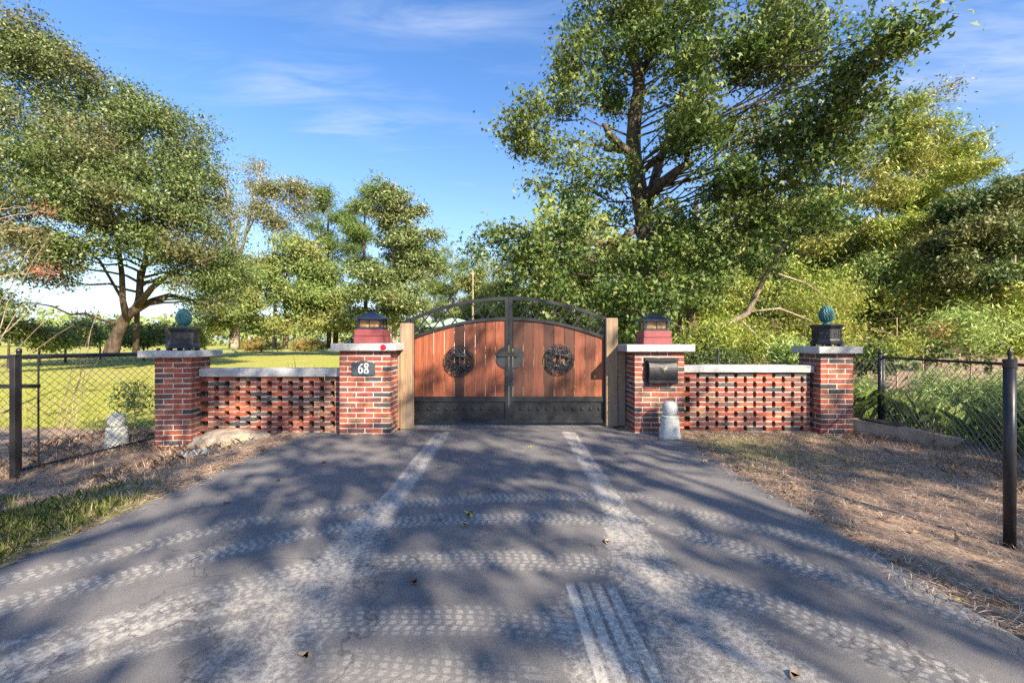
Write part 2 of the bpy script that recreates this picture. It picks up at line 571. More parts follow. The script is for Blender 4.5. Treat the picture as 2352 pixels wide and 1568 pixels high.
def build_drive():
    st = .05
    xs = list(np.arange(DX0, DX1 + 1e-6, st)); xs[-1] = DX1
    ys = list(np.arange(-9, 0.6, .6)) + list(np.arange(.6, 6.56, st))
    V, dust, trkv = [], [], []

    def d_at(x, y):
        wide = sst(3.9, 2.0, y)
        a = 0
        for x0, w in ((-1.03, .125), (.84, .115)):
            ww = w + .16 * wide
            e = abs(x - x0 + .05 * wide) / ww
            prof = 1 - sst(.72 - .35 * wide, 1.12 + .3 * wide, e)
            ribs = .80 + .20 * math.cos((x - x0) * 2 * math.pi / .075)
            a = max(a, prof * (.88 - .34 * wide) * ribs)
        # broad mud smear from the lower left
        q = -(x + 1.75) * .48 + (y - 2.05) * .88
        a = max(a, (.42 + .2 * math.cos(q * 34)) * (1 - sst(.08, .34, abs(q))) * sst(-.3, -1.2, x))
        # smear at the lower right
        q2 = abs(x - .95 - (2.0 - y) * .35)
        a = max(a, .55 * (1 - sst(.1, .42, q2)) * sst(2.9, 2.2, y))
        a = max(a, .42 * (1 - sst(.1, .35, abs(x - .40))) * sst(2.6, 2.2, y))
        a = max(a, .45 * sst(2.05, 2.38, x + .1 * mnoise.noise(Vector((x * 2, y * 2, 4)))) * sst(3.4, 2.6, y))
        return a
    nx = len(xs)
    band = {}
    gyx = np.array([(x, y) for y in ys for x in xs])
    best = np.full(len(gyx), 9.0)
    trk = np.zeros((len(gyx), 3))                        # along, across, strength of the nearest tyre print
    for ti, (px, w, rows, dens, size) in enumerate(TRACKS):
        pp = np.array([(p.x, p.y) for p in smooth_path(px, 14)])
        acc = 0.0
        dm = np.full(len(gyx), 9.0); ss = np.zeros(len(gyx)); tt = np.zeros(len(gyx))
        for a_, b_ in zip(pp, pp[1:]):
            ab = b_ - a_
            L_ = math.sqrt(ab @ ab) + 1e-9
            u_ = np.clip(((gyx - a_) @ ab) / (L_ * L_), 0, 1)
            off = gyx - a_ - u_[:, None] * ab
            dd = np.linalg.norm(off, axis=1)
            sel = dd < dm
            dm[sel] = dd[sel]; ss[sel] = acc + u_[sel] * L_
            tt[sel] = ((ab[0] * off[:, 1] - ab[1] * off[:, 0]) / L_)[sel]
            acc += L_
        rel = dm / w
        sel = rel < best
        best[sel] = rel[sel]
        trk[sel] = np.stack([ss + ti * 3.7, tt, np.clip((w * .53 - dm) / (w * .12), 0, 1) * dens], 1)[sel]
    gi = -1
    for y in ys:
        for i, x in enumerate(xs):
            gi += 1
            jx = 0
            if i == 0: jx = -.05 * mnoise.noise(Vector((y * 2.3, 0, 1))) - .03 * mnoise.noise(Vector((y * 9, 0, 2)))
            if i == nx - 1: jx = .06 * mnoise.noise(Vector((y * 2.1, 3, 1))) + .03 * mnoise.noise(Vector((y * 9, 3, 2)))
            edge = (i == 0 or i == nx - 1)
            V.append((x + jx, y, -.03 if edge else .004 * mnoise.noise(Vector((x * .8, y * .8, 7)))))
            dust.append(d_at(x, y) if y > .55 else 0); trkv.append(tuple(trk[gi]) if y > .55 else (0, 0, 0))
    F = [(j * nx + i, j * nx + i + 1, (j + 1) * nx + i + 1, (j + 1) * nx + i) for j in range(len(ys) - 1) for i in range(nx - 1)]
    b = len(V)
    ys2 = [6.56, 8, 12, 18, 26, 36]
    for y in ys2:
        for x in (-1.72, -.9, 0, .9, 1.62):
            V.append((x - .02 * (y - 6.5) ** 1.3 * .5, y, gz(0, y) + .05 if y > 6.6 else 0.0)); dust.append(.1); trkv.append((0, 0, 0))
    for j in range(len(ys2) - 1):
        for i in range(4):
            F.append((b + j * 5 + i, b + j * 5 + i + 1, b + (j + 1) * 5 + i + 1, b + (j + 1) * 5 + i))
    t = NT('asphalt with dried mud')
    v = t.coord('Object')
    ag = t.noise(v, 210, 3, .8)
    agg = t.ramp(ag, [(.30, (.074, .074, .078)), (.5, (.126, .125, .129)), (.66, (.19, .187, .187)), (.76, (.34, .33, .31))])
    big = t.noise(v, 1.4, 6, .65)
    agg = t.mix(1.0, agg, t.ramp(big, [(.3, (.82, .82, .85)), (.7, (1.25, 1.2, 1.15))]), 'MULTIPLY')
    br = t.noise(v, 34, 6, .75); br2 = t.noise(t.coord('Object', (1, .45, 1)), 9, 5, .7)
    f = t.math('ADD', t.attr('dust'), t.math('ADD', t.math('MULTIPLY', t.math('SUBTRACT', br, .5), 3.2), t.math('MULTIPLY', t.math('SUBTRACT', br2, .5), 1.6)))
    f = t.math('MULTIPLY', f, t.math('MULTIPLY', t.attr('dust'), 2.5, True))
    fm = t.ramp(f, [(.18, (0, 0, 0)), (.95, (.82, .82, .82))])
    mud = t.mix(ag, (.30, .29, .265), (.58, .55, .50))
    thin = t.ramp(t.noise(v, 3.2, 7, .7), [(.45, (0, 0, 0)), (.75, (.22, .22, .22))])
    agg = t.mix(thin, agg, (.30, .28, .25))
    # a few dark hairline cracks
    vo = t.N.new('ShaderNodeTexVoronoi'); vo.feature = 'DISTANCE_TO_EDGE'; vo.inputs['Scale'].default_value = .55
    wv = t.N.new('ShaderNodeVectorMath'); wv.operation = 'ADD'
    nn = t.N.new('ShaderNodeTexNoise'); nn.inputs['Scale'].default_value = 2.5; nn.inputs['Detail'].default_value = 6
    t.lk(v, nn.inputs['Vector']); t.lk(v, wv.inputs[0]); t.lk(nn.outputs['Color'], wv.inputs[1]); t.lk(wv.outputs[0], vo.inputs['Vector'])
    crack = t.ramp(vo.outputs['Distance'], [(.0, (.6, .6, .6)), (.006, (0, 0, 0))])
    c = t.mix(fm, agg, mud)
    # tread blocks: small chevrons along each curved track, worn away in patches
    at_ = t.N.new('ShaderNodeAttribute'); at_.attribute_name = 'trk'
    sx = t.N.new('ShaderNodeSeparateXYZ'); t.lk(at_.outputs['Vector'], sx.inputs[0])
    S_, T_, K_ = sx.outputs
    wob = t.math('MULTIPLY', t.math('SUBTRACT', t.noise(v, 13, 3), .5), .030)
    S_ = t.math('ADD', S_, wob)
    T_ = t.math('ADD', T_, t.math('MULTIPLY', t.math('SUBTRACT', t.noise(v, 17, 3), .5), .016))
    chev = t.math('ADD', S_, t.math('ADD', t.math('MULTIPLY', t.math('ABSOLUTE', T_), .30), t.math('MULTIPLY', t.math('SINE', t.math('MULTIPLY', T_, 75.0)), .006)))
    fa = t.math('PINGPONG', t.math('DIVIDE', chev, .027), 1.0)
    fb = t.math('PINGPONG', t.math('DIVIDE', T_, .021), 1.0)
    blk = t.math('MULTIPLY', t.math('MULTIPLY', t.math('SUBTRACT', fa, .34), 4.0, True), t.math('MULTIPLY', t.math('SUBTRACT', fb, .15), 3.5, True))
    wear = t.math('MULTIPLY', t.math('SUBTRACT', t.noise(v, 5.5, 6, .7), .30), 3.8, True)
    fine = t.math('MULTIPLY', t.math('SUBTRACT', t.noise(v, 75, 5, .8), .31), 5.0, True)
    tm = t.math('MULTIPLY', t.math('MULTIPLY', blk, K_), t.math('MULTIPLY', wear, fine))
    base_d = t.math('MULTIPLY', t.math('MULTIPLY', K_, wear), t.math('MULTIPLY', fine, .18))
    tm = t.math('MAXIMUM', tm, base_d)
    c = t.mix(t.math('MULTIPLY', tm, .74, True), c, t.mix(ag, (.40, .38, .345), (.62, .59, .53)))
    # one wheel's longitudinal ribs in the foreground
    ps = t.N.new('ShaderNodeSeparateXYZ'); t.lk(v, ps.inputs[0])
    xs_ = t.math('ADD', ps.outputs[0], t.math('MULTIPLY', t.math('SUBTRACT', ps.outputs[1], 2.4), .055))
    xs_ = t.math('ADD', xs_, t.math('MULTIPLY', t.math('SUBTRACT', t.noise(v, 21, 4), .5), .012))
    u_ = t.math('DIVIDE', t.math('SUBTRACT', xs_, .292), .0725)
    rib = t.math('MULTIPLY', t.math('SUBTRACT', t.math('PINGPONG', u_, .5), .10), 9.0, True)
    lo = t.math('MULTIPLY', t.math('SUBTRACT', u_, .02), 30.0, True); hi = t.math('MULTIPLY', t.math('SUBTRACT', 3.98, u_), 30.0, True)
    yy = t.math('ADD', ps.outputs[1], t.math('MULTIPLY', t.math('SUBTRACT', t.noise(v, 9, 4), .5), .25))
    ye = t.math('MULTIPLY', t.math('SUBTRACT', 2.47, yy), 9.0, True)
    solid = t.math('ADD', t.math('MULTIPLY', t.math('SUBTRACT', 1.1, u_), .45, True), .42)
    spk = t.math('MAXIMUM', t.math('MULTIPLY', t.math('SUBTRACT', t.noise(v, 38, 6, .75), .44), 7.0, True), t.math('MULTIPLY', solid, t.math('MULTIPLY', t.math('SUBTRACT', t.noise(v, 24, 5, .7), .36), 8.0, True)))
    rm = t.math('MULTIPLY', t.math('MULTIPLY', rib, t.math('MULTIPLY', lo, hi)), t.math('MULTIPLY', ye, spk))
    c = t.mix(t.math('MULTIPLY', rm, .92, True), c, (.56, .53, .47))
    c = t.mix(crack, c, (.02, .02, .022))
    t.col(c); t.rough(.88); t.bump(ag, .55, .006)
    me = bpy.data.meshes.new('driveway')
    me.from_pydata(V, [], F); me.materials.append(t.m)
    a = me.attributes.new('dust', 'FLOAT', 'POINT'); a.data.foreach_set('value', dust)
    a = me.attributes.new('trk', 'FLOAT_VECTOR', 'POINT'); a.data.foreach_set('vector', [q for p in trkv for q in p])
    me.update()
    tag(put('driveway', me), 'dark asphalt driveway apron with pale muddy tyre tracks', kind='structure')


build_drive()


# ------------------------------------------------------------------ brickwork
BL, BW, BH, JT = .240, .115, .065, .010
_rb = random.Random(11)
BRICKS = [MB().cbox((0, 0, 0), (BL, BW, BH), .0045, jit=.0018, rg=_rb).mesh('brick', M['brick']) for _ in range(7)]


WW = .175
WBRICKS = [MB().cbox((0, 0, 0), (BL, WW, BH), .0045, jit=.0020, rg=_rb).mesh('brick', M['brick']) for _ in range(7)]


def brick(parent, x, y, z, rz=0.0, rg=rnd, kinds=None):
    o = put('brick', rg.choice(kinds or BRICKS), parent, (x + rg.uniform(-.0022, .0022), y + rg.uniform(-.0022, .0022), z),
            (rg.uniform(-.006, .006), rg.uniform(-.004, .004), rz + (math.pi if rg.random() < .5 else 0) + rg.uniform(-.007, .007)))
    return o


def pillar(name, label, loc, rz, n, rows, cap, skip=None):
    """n bricks to a side; cap = (x0, x1, y0, y1, thickness) in the pillar's own axes"""
    W = n * (BL + JT) - JT
    p = thing(name, label, 'pillar', loc, rz, 'brick pillars along the entrance')
    mb = MB().box((0, 0, rows * .075 / 2), (W - .009, W - .009, rows * .075))
    mb.build('mortar_core', M['mortar'], p)
    for r in range(rows):
        z = r * .075 + BH / 2 + .003
        for sd in range(4):
            full = (sd % 2 == 0) == (r % 2 == 0)
            m = n if full else n - 1
            for k in range(m):
                u = (k - (m - 1) / 2) * (BL + JT)
                v = -W / 2 + BW / 2
                if sd == 0: x, y, a = u, v, 0
                elif sd == 1: x, y, a = -v, u, math.pi / 2
                elif sd == 2: x, y, a = u, -v, 0
                else: x, y, a = v, u, math.pi / 2
                if skip and sd == 0 and skip(x, z): continue
                brick(p, x, y, z, a)
    x0, x1, y0, y1, th = cap
    cb = MB().cbox(((x0 + x1) / 2, (y0 + y1) / 2, rows * .075 + th / 2), (x1 - x0, y1 - y0, th), .009, jit=.002, rg=rnd)
    cb.build('cap', M['cap'], p)
    return p


ZL, ZR = 1.225, 1.207
PLG = (-2.142, 6.30 + .37, ZL - 17 * .075)       # beside the gate, left
PRG = (2.196, 6.45 + .37, ZR - 17 * .075)
P_lg = pillar('brick_pillar', 'wide brick pillar with the 68 plaque and a lantern, left of the gate', PLG, 0, 3, 17, (-.47, .47, -.45, .45, .107))
P_rg = pillar('brick_pillar', 'wide brick pillar holding the black mailbox, right of the gate', PRG, 0, 3, 17, (-.51, .50, -.45, .45, .107),
              skip=lambda x, z: -.10 < x - .025 < .10 and .80 < z + PRG[2] < 1.06)
_c, _s = math.cos(R(7)), math.sin(R(7))
POL = (-4.664 - _c * .245 - _s * .245, 6.30 - _s * .245 + _c * .245, 1.13 - 18 * .075)
P_ol = pillar('brick_pillar', 'slim brick pillar with pine cone finial beside the chain link fence, left end', POL, R(7), 2, 18, (-.40, .37, -.36, .36, .098))
POR = (4.603 + .245, 6.46 + .245, 1.180 - 17 * .075)
P_or = pillar('brick_pillar', 'slim brick pillar with pine cone finial at the right end of the wall', POR, 0, 2, 17, (-.325, .33, -.325, .325, .105))


def screen_wall(label, x0, x1, yf, zb, rows, pitch, captop, capth, capx, wseed, groundside):
    """pierced wall: bricks with open gaps, half lapped; its front face at y = yf"""
    rg = random.Random(wseed)
    w = thing('brick_screen_wall', label, 'wall', ((x0 + x1) / 2, yf + WW / 2, zb), 0, 'pierced brick walls beside the gate')
    cx = (x0 + x1) / 2
    beds = MB()
    mlist = []
    for r in range(rows):
        z = r * .075 + BH / 2
        off = (r % 2) * pitch / 2
        row = []
        k = 0
        while True:
            xa = x0 - pitch * .5 + off + k * pitch
            k += 1
            if xa > x1: break
            if xa + BL * .5 < x0 - .02 or xa + BL * .5 > x1 + .02: continue
            xc = xa + BL / 2
            brick(w, xc - cx, rg.uniform(-.003, .003), z, 0, rg, WBRICKS)
            row.append(xc)
        mlist.append(row)
    for r in range(rows - 1):
        for a in mlist[r]:
            for b in mlist[r + 1]:
                lo, hi = max(a, b) - BL / 2, min(a, b) + BL / 2
                if hi - lo > .02:
                    beds.box(((lo + hi) / 2 - cx, 0, r * .075 + BH + JT / 2), (hi - lo + .004, WW - .008, JT + .003))
    beds.box((0, 0, rows * .075 - .004), (x1 - x0, WW - .02, .009))
    beds.build('mortar_joints', M['mortar'], w)
    MB().box((0, -.01, -.05), (x1 - x0 + .0, WW + .06, .10)).build('footing', M['curb'], w)
    a, b = capx
    mb = MB()
    n = 14
    # coping with slightly wavy hand-finished edges
    top, bot = captop - zb, captop - capth - zb
    ring = []
    for i in range(n + 1):
        x = a + (b - a) * i / n - cx
        wv = .004 * mnoise.noise(Vector((x * 3, wseed, 0)))
        ring.append([(x, -.135 + wv, bot + .004 * mnoise.noise(Vector((x * 5, wseed, 2)))), (x, -.14 + wv, top - .014), (x, -.125 + wv, top + wv), (x, .125, top + wv), (x, .14, top - .014), (x, .135, bot)])
    vs = [p for q in ring for p in q]
    fs = []
    for i in range(n):
        for k in range(6):
            k2 = (k + 1) % 6
            fs.append((i * 6 + k2, i * 6 + k, (i + 1) * 6 + k, (i + 1) * 6 + k2))
    fs.append(tuple(range(6))); fs.append(tuple(n * 6 + k for k in range(5, -1, -1)))
    mb.poly(vs, fs)
    mb.build('coping', M['cap'], w)
    return w


screen_wall('pierced brick wall with pale coping left of the gate behind the rock', -4.72, -2.515, 6.50, .838 - 14 * .075, 14, .318, .957, .119, (-4.66, -2.52), 5, 0)
screen_wall('shaded pierced brick wall with pale coping right of the mailbox pillar', 2.575, 4.60, 6.62, .893 - 12 * .075, 12, .290, .998, .105, (2.575, 4.585), 6, 0)


# ------------------------------------------------------------------ gate
GY = 7.0
GXL, GXC, GXR = -1.625, -.050, 1.535
def za(x): return 2.078 - .136 * (x - GXC) ** 2      # upper arch, top edge
def zl(x): return 1.752 - .129 * (x - GXC) ** 2      # lower arch, top edge


def arch_bar(mb, f, xa, xb, th, y0, y1, n=20):
    top = [(xa + (xb - xa) * i / n, f(xa + (xb - xa) * i / n)) for i in range(n + 1)]
    lo = [(x, z - th) for x, z in top]
    for i in range(n):
        mb.prism([lo[i], lo[i + 1], top[i + 1], top[i]], y0, y1)


def tree_medallion(leaf, cx, cz, seed, flip=1):
    rg = random.Random(seed)
    mb = MB()
    R0 = .243
    y0 = -.030

    def wig(r0, a0, r1, a1, rad0, rad1, amp=.012, n=7):
        pts, rr = [], []
        ph = rg.uniform(0, 6)
        for i in range(n):
            u = i / (n - 1)
            r = r0 + (r1 - r0) * u
            a = a0 + (a1 - a0) * u + amp / max(r, .04) * math.sin(ph + u * 7) * u
            pts.append((r * math.cos(a), y0 + .006 * math.sin(ph * 3 + u * 9), r * math.sin(a)))
            rr.append((rad0 + (rad1 - rad0) * u) * 1.35)
        mb.tube(pts, rr, 5)
    # trunk
    mb.tube([(0, y0, -.085), (.012 * flip, y0 - .004, -.04), (-.006, y0 - .006, 0), (.006, y0 - .004, .05), (0, y0, .085)], [.026, .019, .017, .018, .022], 7)
    mb.tube([(.012, y0 - .006, -.08), (-.008, y0 - .012, -.03), (.012, y0 - .012, .03), (-.006, y0 - .008, .08)], .008, 5)
    for k in range(9):                                   # boughs and roots
        a = R(22 + 136 * k / 8)
        wig(.07, math.pi / 2 + (a - math.pi / 2) * .5, .15, a, .013, .007)
        wig(.07, -math.pi / 2 - (a - math.pi / 2) * .5, .15, -a, .013, .007)
    for s in (0, math.pi):
        wig(.085, s + R(38) * (1 if s == 0 else -1), .15, s + R(10), .010, .006)
        wig(.085, s - R(38) * (1 if s == 0 else -1), .15, s - R(10), .010, .006)
    for k in range(84):                                  # the knotted rim
        a = 2 * math.pi * k / 84 + rg.uniform(-.03, .03)
        wig(rg.uniform(.115, .15), a - rg.uniform(-.15, .15), R0 - rg.uniform(0, .012), a + rg.uniform(-.25, .25), .0062, .0038, .018)
    ring = [((R0 - .010) * math.cos(2 * math.pi * k / 40), y0, (R0 - .010) * math.sin(2 * math.pi * k / 40)) for k in range(41)]
    mb.tube(ring, .006, 5, cap=False)
    for a in (-50, 50, 130, 230):                        # stand-off studs that fix it to the boards
        mb.box((.19 * math.cos(R(a)), -.016, .19 * math.sin(R(a))), (.014, .030, .014))
    return mb.build('tree_medallion', M['iron'], leaf, (cx, -.028, cz))


def gate_leaf(label, xa, xb, hinge, seed, plx, rivx, med):
    """xa<xb; boards start at the edges in plx"""
    g = thing('gate_leaf', label, 'gate', (0, GY, 0), 0, 'two leaves of the driveway gate')
    rg = random.Random(seed)
    zb = .052
    T = .055
    fr = MB()
    inner = xb if hinge == 'L' else xa
    outer = xa if hinge == 'L' else xb
    si = -1 if hinge == 'L' else 1
    fr.box((outer - si * T / 2, 0, (zb + za(outer)) / 2 - .02), (T, .055, za(outer) - zb - .04))
    fr.box((inner + si * T / 2, 0, (zb + za(inner)) / 2 - .012), (T, .058, za(inner) - zb + .0))
    xi0, xi1 = xa + T, xb - T
    fr.box(((xi0 + xi1) / 2, 0, .076), (xi1 - xi0, .05, .048))
    fr.box(((xi0 + xi1) / 2, 0, .434), (xi1 - xi0, .052, .078))
    fr.build('frame', M['black'], g)
    ar = MB(); arch_bar(ar, za, xa, xb, .052, -.030, .030); ar.build('arch_rail', M['black'], g)
    al = MB(); arch_bar(al, zl, xi0, xi1, .050, -.032, .024); al.build('lower_arch_rail', M['black'], g)
    kp = MB()
    kp.box(((xi0 + xi1) / 2, .010, .248), (xi1 - xi0, .012, .296))
    kp.box(((xi0 + xi1) / 2, -.006, .389), (xi1 - xi0 - .01, .014, .010))
    kp.box(((xi0 + xi1) / 2, -.006, .106), (xi1 - xi0 - .01, .014, .010))
    kp.build('kick_panel', M['black'], g)
    riv = MB().lathe([(.0240, 0), (.0235, .008), (.0185, .017), (.0105, .023), (.002, .025)], 12).mesh('rivet', M['black'], True)
    for x in rivx:
        put('rivet', riv, g, (x, .004, .273), (R(90), 0, 0))
    for a, b in zip(plx, plx[1:]):
        gap = rg.uniform(.0015, .0055)
        a2, b2 = max(a, xi0 - .015) + gap, min(b, xi1 + .015) - gap
        ym = rg.uniform(-.002, .002)
        poly = [(a2, .468), (b2, .468), (b2, zl(b2) - .044), ((a2 + b2) / 2, zl((a2 + b2) / 2) - .044), (a2, zl(a2) - .044)]
        cxp = (a2 + b2) / 2
        pm = MB().prism([(x - cxp, z) for x, z in poly], -.010, .010)
        pm.build('plank', M['cedar'], g, (cxp, ym + .004, 0))
    # crossed bars between the two arches
    st = .243
    k = -12
    while k < 13:
        for sg in (1, -1):
            x0 = GXC + si * .02 + k * st
            seg = []
            for i in range(60):
                x = x0 + sg * (i / 59) * .78
                zz = 2.15 - (i / 59) * .95
                if xi0 - .005 < x < xi1 + .005 and zl(x) - .012 < zz < za(x) - .045: seg.append((x, .003 * sg, zz))
            if len(seg) > 5:
                MB().tube([seg[0], seg[-1]], .0125, 4).build('lattice_bar', M['black'], g)
        k += 1
    tree_medallion(g, med[0], med[1], seed)
    return g


def gx(xz): return ((1160 + xz / 3.178) / 1.306 - 1176) / FPX * GY


pl = [gx(v) for v in (238, 350, 447, 548, 645, 743, 843, 940, 1037, 1136)]
rv = [gx(v) for v in (315, 400, 485, 568, 652, 738, 822, 903, 987, 1070)]
G_l = gate_leaf('left leaf of the red plank gate with a round black tree medallion', GXL, GXC - .004, 'L', 21, pl, rv, (gx(697), 1.36 - (827.9 - 784) / FPX * GY))
pl = [gx(v) for v in (1203, 1303, 1400, 1497, 1595, 1692, 1790, 1890, 1985, 2100)]
rv = [gx(v) for v in (1280, 1360, 1443, 1527, 1610, 1695, 1777, 1862, 1945, 2027)]
G_r = gate_leaf('right leaf of the red plank gate with a round black tree medallion', GXC + .004, GXR, 'R', 22, pl, rv, (gx(1645), 1.36 - (824.5 - 784) / FPX * GY))

# lock cover between the leaves
lk = thing('gate_lock', 'dark round lock cover with a sliding bolt where the gate leaves meet', 'lock', (gx(1172), GY - .032, 1.36 - (821 - 784) / FPX * GY))
for s_ in (-1, 1):
    pts = []
    a0 = 0.062
    for i in range(19):
        a = -math.pi / 2 + math.pi * i / 18
        pts.append((s_ * (a0 + (.222 - a0) * math.cos(a)), .172 * math.sin(a)))
    if s_ < 0: pts = pts[::-1]
    MB().prism(pts, .004, .020).build('cover_plate', M['lock'], lk)
MB().box((-.03, -.012, .030), (.34, .012, .016)).box((-.17, -.008, .030), (.03, .03, .03)).box((.10, -.008, .030), (.025, .03, .034)).build('bolt', M['iron'], lk)

# timber gate posts with their black hinge posts
def timber(label, x0, x1, yf, zt, zb, side, sx0, sx1, szt, syf):
    t_ = thing('gate_post', label, 'post', ((x0 + x1) / 2, yf + .09, zb), 0, 'timber posts of the gate')
    w = x1 - x0
    MB().cbox((0, 0, (zt - zb) / 2), (w, .17, zt - zb), .010).build('post', M['post'], t_)
    MB().cbox(((sx0 + sx1) / 2 - (x0 + x1) / 2, syf + .06 - yf - .09, (szt - zb) / 2 + .005), (sx1 - sx0, .12, szt - zb - .01), .008).build('side_board', M['post'], t_)
    return t_


timber('grey weathered timber post at the left end of the gate', -1.738, -1.552, 6.70, 1.645, 0, 0, -1.79, -1.742, 1.22, 6.72)
timber('timber post with a sunlit top at the right end of the gate', 1.500, 1.690, 6.90, 1.735, 0, 0, 1.694, 1.82, 1.31, 6.93)
hp = MB().cbox((0, 0, .87), (.075, .075, 1.74), .004); tag(hp.build('hinge_post', M['black'], None, (-1.672, GY, 0)), 'black metal hinge post behind the left timber post', 'post')
hp = MB().cbox((0, 0, .86), (.060, .06, 1.72), .004); tag(hp.build('hinge_post', M['black'], None, (1.600, GY + .13, 0)), 'black metal hinge post behind the right timber post', 'post')


# ------------------------------------------------------------------ pillar ornaments
def lantern(label, x, y, z, rz, hook=False):
    l = thing('pillar_lantern', label, 'lantern', (x, y, z), rz, 'lanterns on the gate pillars')
    MB().cbox((0, 0, .052), (.435, .435, .104), .006).build('base_tier', M['maroon'], l)
    MB().cbox((0, 0, .107 + .051), (.420, .420, .102), .006).build('base_tier', M['maroon'], l)
    MB().box((0, 0, .216), (.36, .36, .016)).build('plinth', M['roofm'], l)
    zb, H, hw = .224, .140, .160
    fr = MB()
    for sx in (-1, 1):
        for sy in (-1, 1):
            fr.box((sx * hw, sy * hw, zb + H / 2), (.026, .026, H))
    for a in range(4):
        Mr = Matrix.Rotation(a * math.pi / 2, 4, 'Z')
        fr.box((0, -hw, zb + .009), (2 * hw - .026, .018, .018), Mr)
        fr.box((0, -hw, zb + H - .009), (2 * hw - .026, .018, .018), Mr)
        fr.box((0, -hw, zb + H * .5), (2 * hw - .026, .012, .008), Mr)
        fr.box((0, -hw, zb + H / 2), (.010, .014, H - .036), Mr)
    fr.build('cage', M['roofm'], l)
    for a in range(4):
        d = (hw - .004)
        MB().box((0, 0, 0), (2 * hw - .03, .004, H - .03)).build('glass_pane', M['amber'], l, (d * math.sin(a * math.pi / 2), -d * math.cos(a * math.pi / 2), zb + H / 2), (0, 0, a * math.pi / 2))
    e, zr = .232, zb + H
    rf = MB()
    vs = [(-e, -e, zr - .006), (e, -e, zr - .006), (e, e, zr - .006), (-e, e, zr - .006), (-e, -e, zr + .008), (e, -e, zr + .008), (e, e, zr + .008), (-e, e, zr + .008),
          (-.035, -.035, zr + .112), (.035, -.035, zr + .112), (.035, .035, zr + .112), (-.035, .035, zr + .112)]
    rf.poly(vs, [(3, 2, 1, 0), (0, 1, 5, 4), (1, 2, 6, 5), (2, 3, 7, 6), (3, 0, 4, 7), (4, 5, 9, 8), (5, 6, 10, 9), (6, 7, 11, 10), (7, 4, 8, 11), (8, 9, 10, 11)])
    rf.build('roof', M['roofm'], l)
    if hook:
        MB().tube([(0, 0, zr + .11), (.012, 0, zr + .14), (.03, 0, zr + .17), (.025, 0, zr + .205), (.0, 0, zr + .215)], .005, 5).build('hook', M['iron'], l)
    return l


lantern('amber glass lantern on a maroon base, on the pillar with the 68 plaque', PLG[0] + .005, PLG[1] - .02, ZL + .107, 0)
lantern('amber glass lantern on a maroon base, on the mailbox pillar', PRG[0] + .02, PRG[1] - .02, ZR + .107, 0, True)


def pinecone(label, x, y, z, rz):
    p = thing('pinecone_finial', label, 'finial', (x, y, z), rz, 'pine cone finials on the outer pillars')
    p.scale = (.82, .82, .93)
    oc = math.pi / 8
    q = 1 / math.cos(oc)
    body = MB().lathe([(.235 * q, .030), (.250 * q, .040), (.250 * q, .070), (.225 * q, .095), (.212 * q, .120), (.212 * q, .280), (.222 * q, .295), (.240 * q, .318), (.255 * q, .335), (.258 * q, .352), (.245 * q, .360)], 8, rot=oc)
    body.build('pedestal', M['iron'], p)
    for k in range(4):
        a = math.pi / 4 + k * math.pi / 2
        MB().box((.21 * math.cos(a), .21 * math.sin(a), .016), (.075, .075, .032), None, .8).build('foot', M['iron'], p)
    rg = random.Random(int(x * 10) + 99)
    for k in range(8):                                   # framed relief panel on each side
        a = -math.pi / 2 + k * math.pi / 4
        Mr = Matrix.Rotation(a + math.pi / 2, 4, 'Z')
        fr = MB()
        w, r = .138, .212
        for zz in (.136, .264): fr.box((0, -r - .002, zz), (w, .012, .008), Mr)
        for xx in (-w / 2, w / 2): fr.box((xx, -r - .002, .20), (.008, .012, .128), Mr)
        for i in range(9):
            x0, z0 = rg.uniform(-.045, .045), rg.uniform(.155, .245)
            pts = [Mr @ Vector((x0 + .014 * math.sin(j * 1.3 + i), -r - .002, z0 + .011 * math.cos(j * 1.1 + i * 2))) for j in range(5)]
            fr.tube(pts, .0055, 4)
        fr.build('relief_panel', M['iron'], p)
    MB().lathe([(.075, .355), (.078, .368), (.055, .378), (.050, .395), (.066, .405)], 18).build('neck', M['teal'], p, smooth=True)
    # cone: egg-shaped core with overlapping scales
    H, zb = .275, .402

    def rad(u): return .118 * (math.sin(math.pi * (u ** .80) * .86 + .28) ** .62) if u < .999 else .01
    cone = MB().lathe([(max(.012, rad(i / 14) * .93), zb + H * i / 14) for i in range(15)], 20)
    core = cone.build('pine_cone', M['teal'], p, smooth=True)
    sc = MB()
    rows = 15
    for r in range(rows):
        u = .03 + .92 * r / rows
        rr, z0 = rad(u), zb + H * u
        m = max(5, int(2 * math.pi * rr / .038))
        for k in range(m):
            a = 2 * math.pi * (k + .5 * (r % 2)) / m
            ca, sa = math.cos(a), math.sin(a)
            w = math.pi * rr / m * 1.05
            u2 = min(.985, u + .075); r2 = rad(u2); z2 = zb + H * u2
            ux, uy = -sa, ca
            vs = [(ca * rr * .9 + ux * w, sa * rr * .9 + uy * w, z0), (ca * (rr + .009), sa * (rr + .009), z0 - .003), (ca * rr * .9 - ux * w, sa * rr * .9 - uy * w, z0),
                  (ca * (r2 + .008), sa * (r2 + .008), z2 + .002)]
            sc.poly(vs, [(0, 1, 3), (1, 2, 3), (0, 3, 2)])
    sc.build('scales', M['teal'], core)
    return p


pinecone('teal pine cone on a black octagonal pedestal, on the left end pillar', POL[0] + .0, POL[1], 1.13 + .098, R(7))
pinecone('teal pine cone on a black octagonal pedestal, on the right end pillar', POR[0] + .02, POR[1], 1.18 + .105, 0)

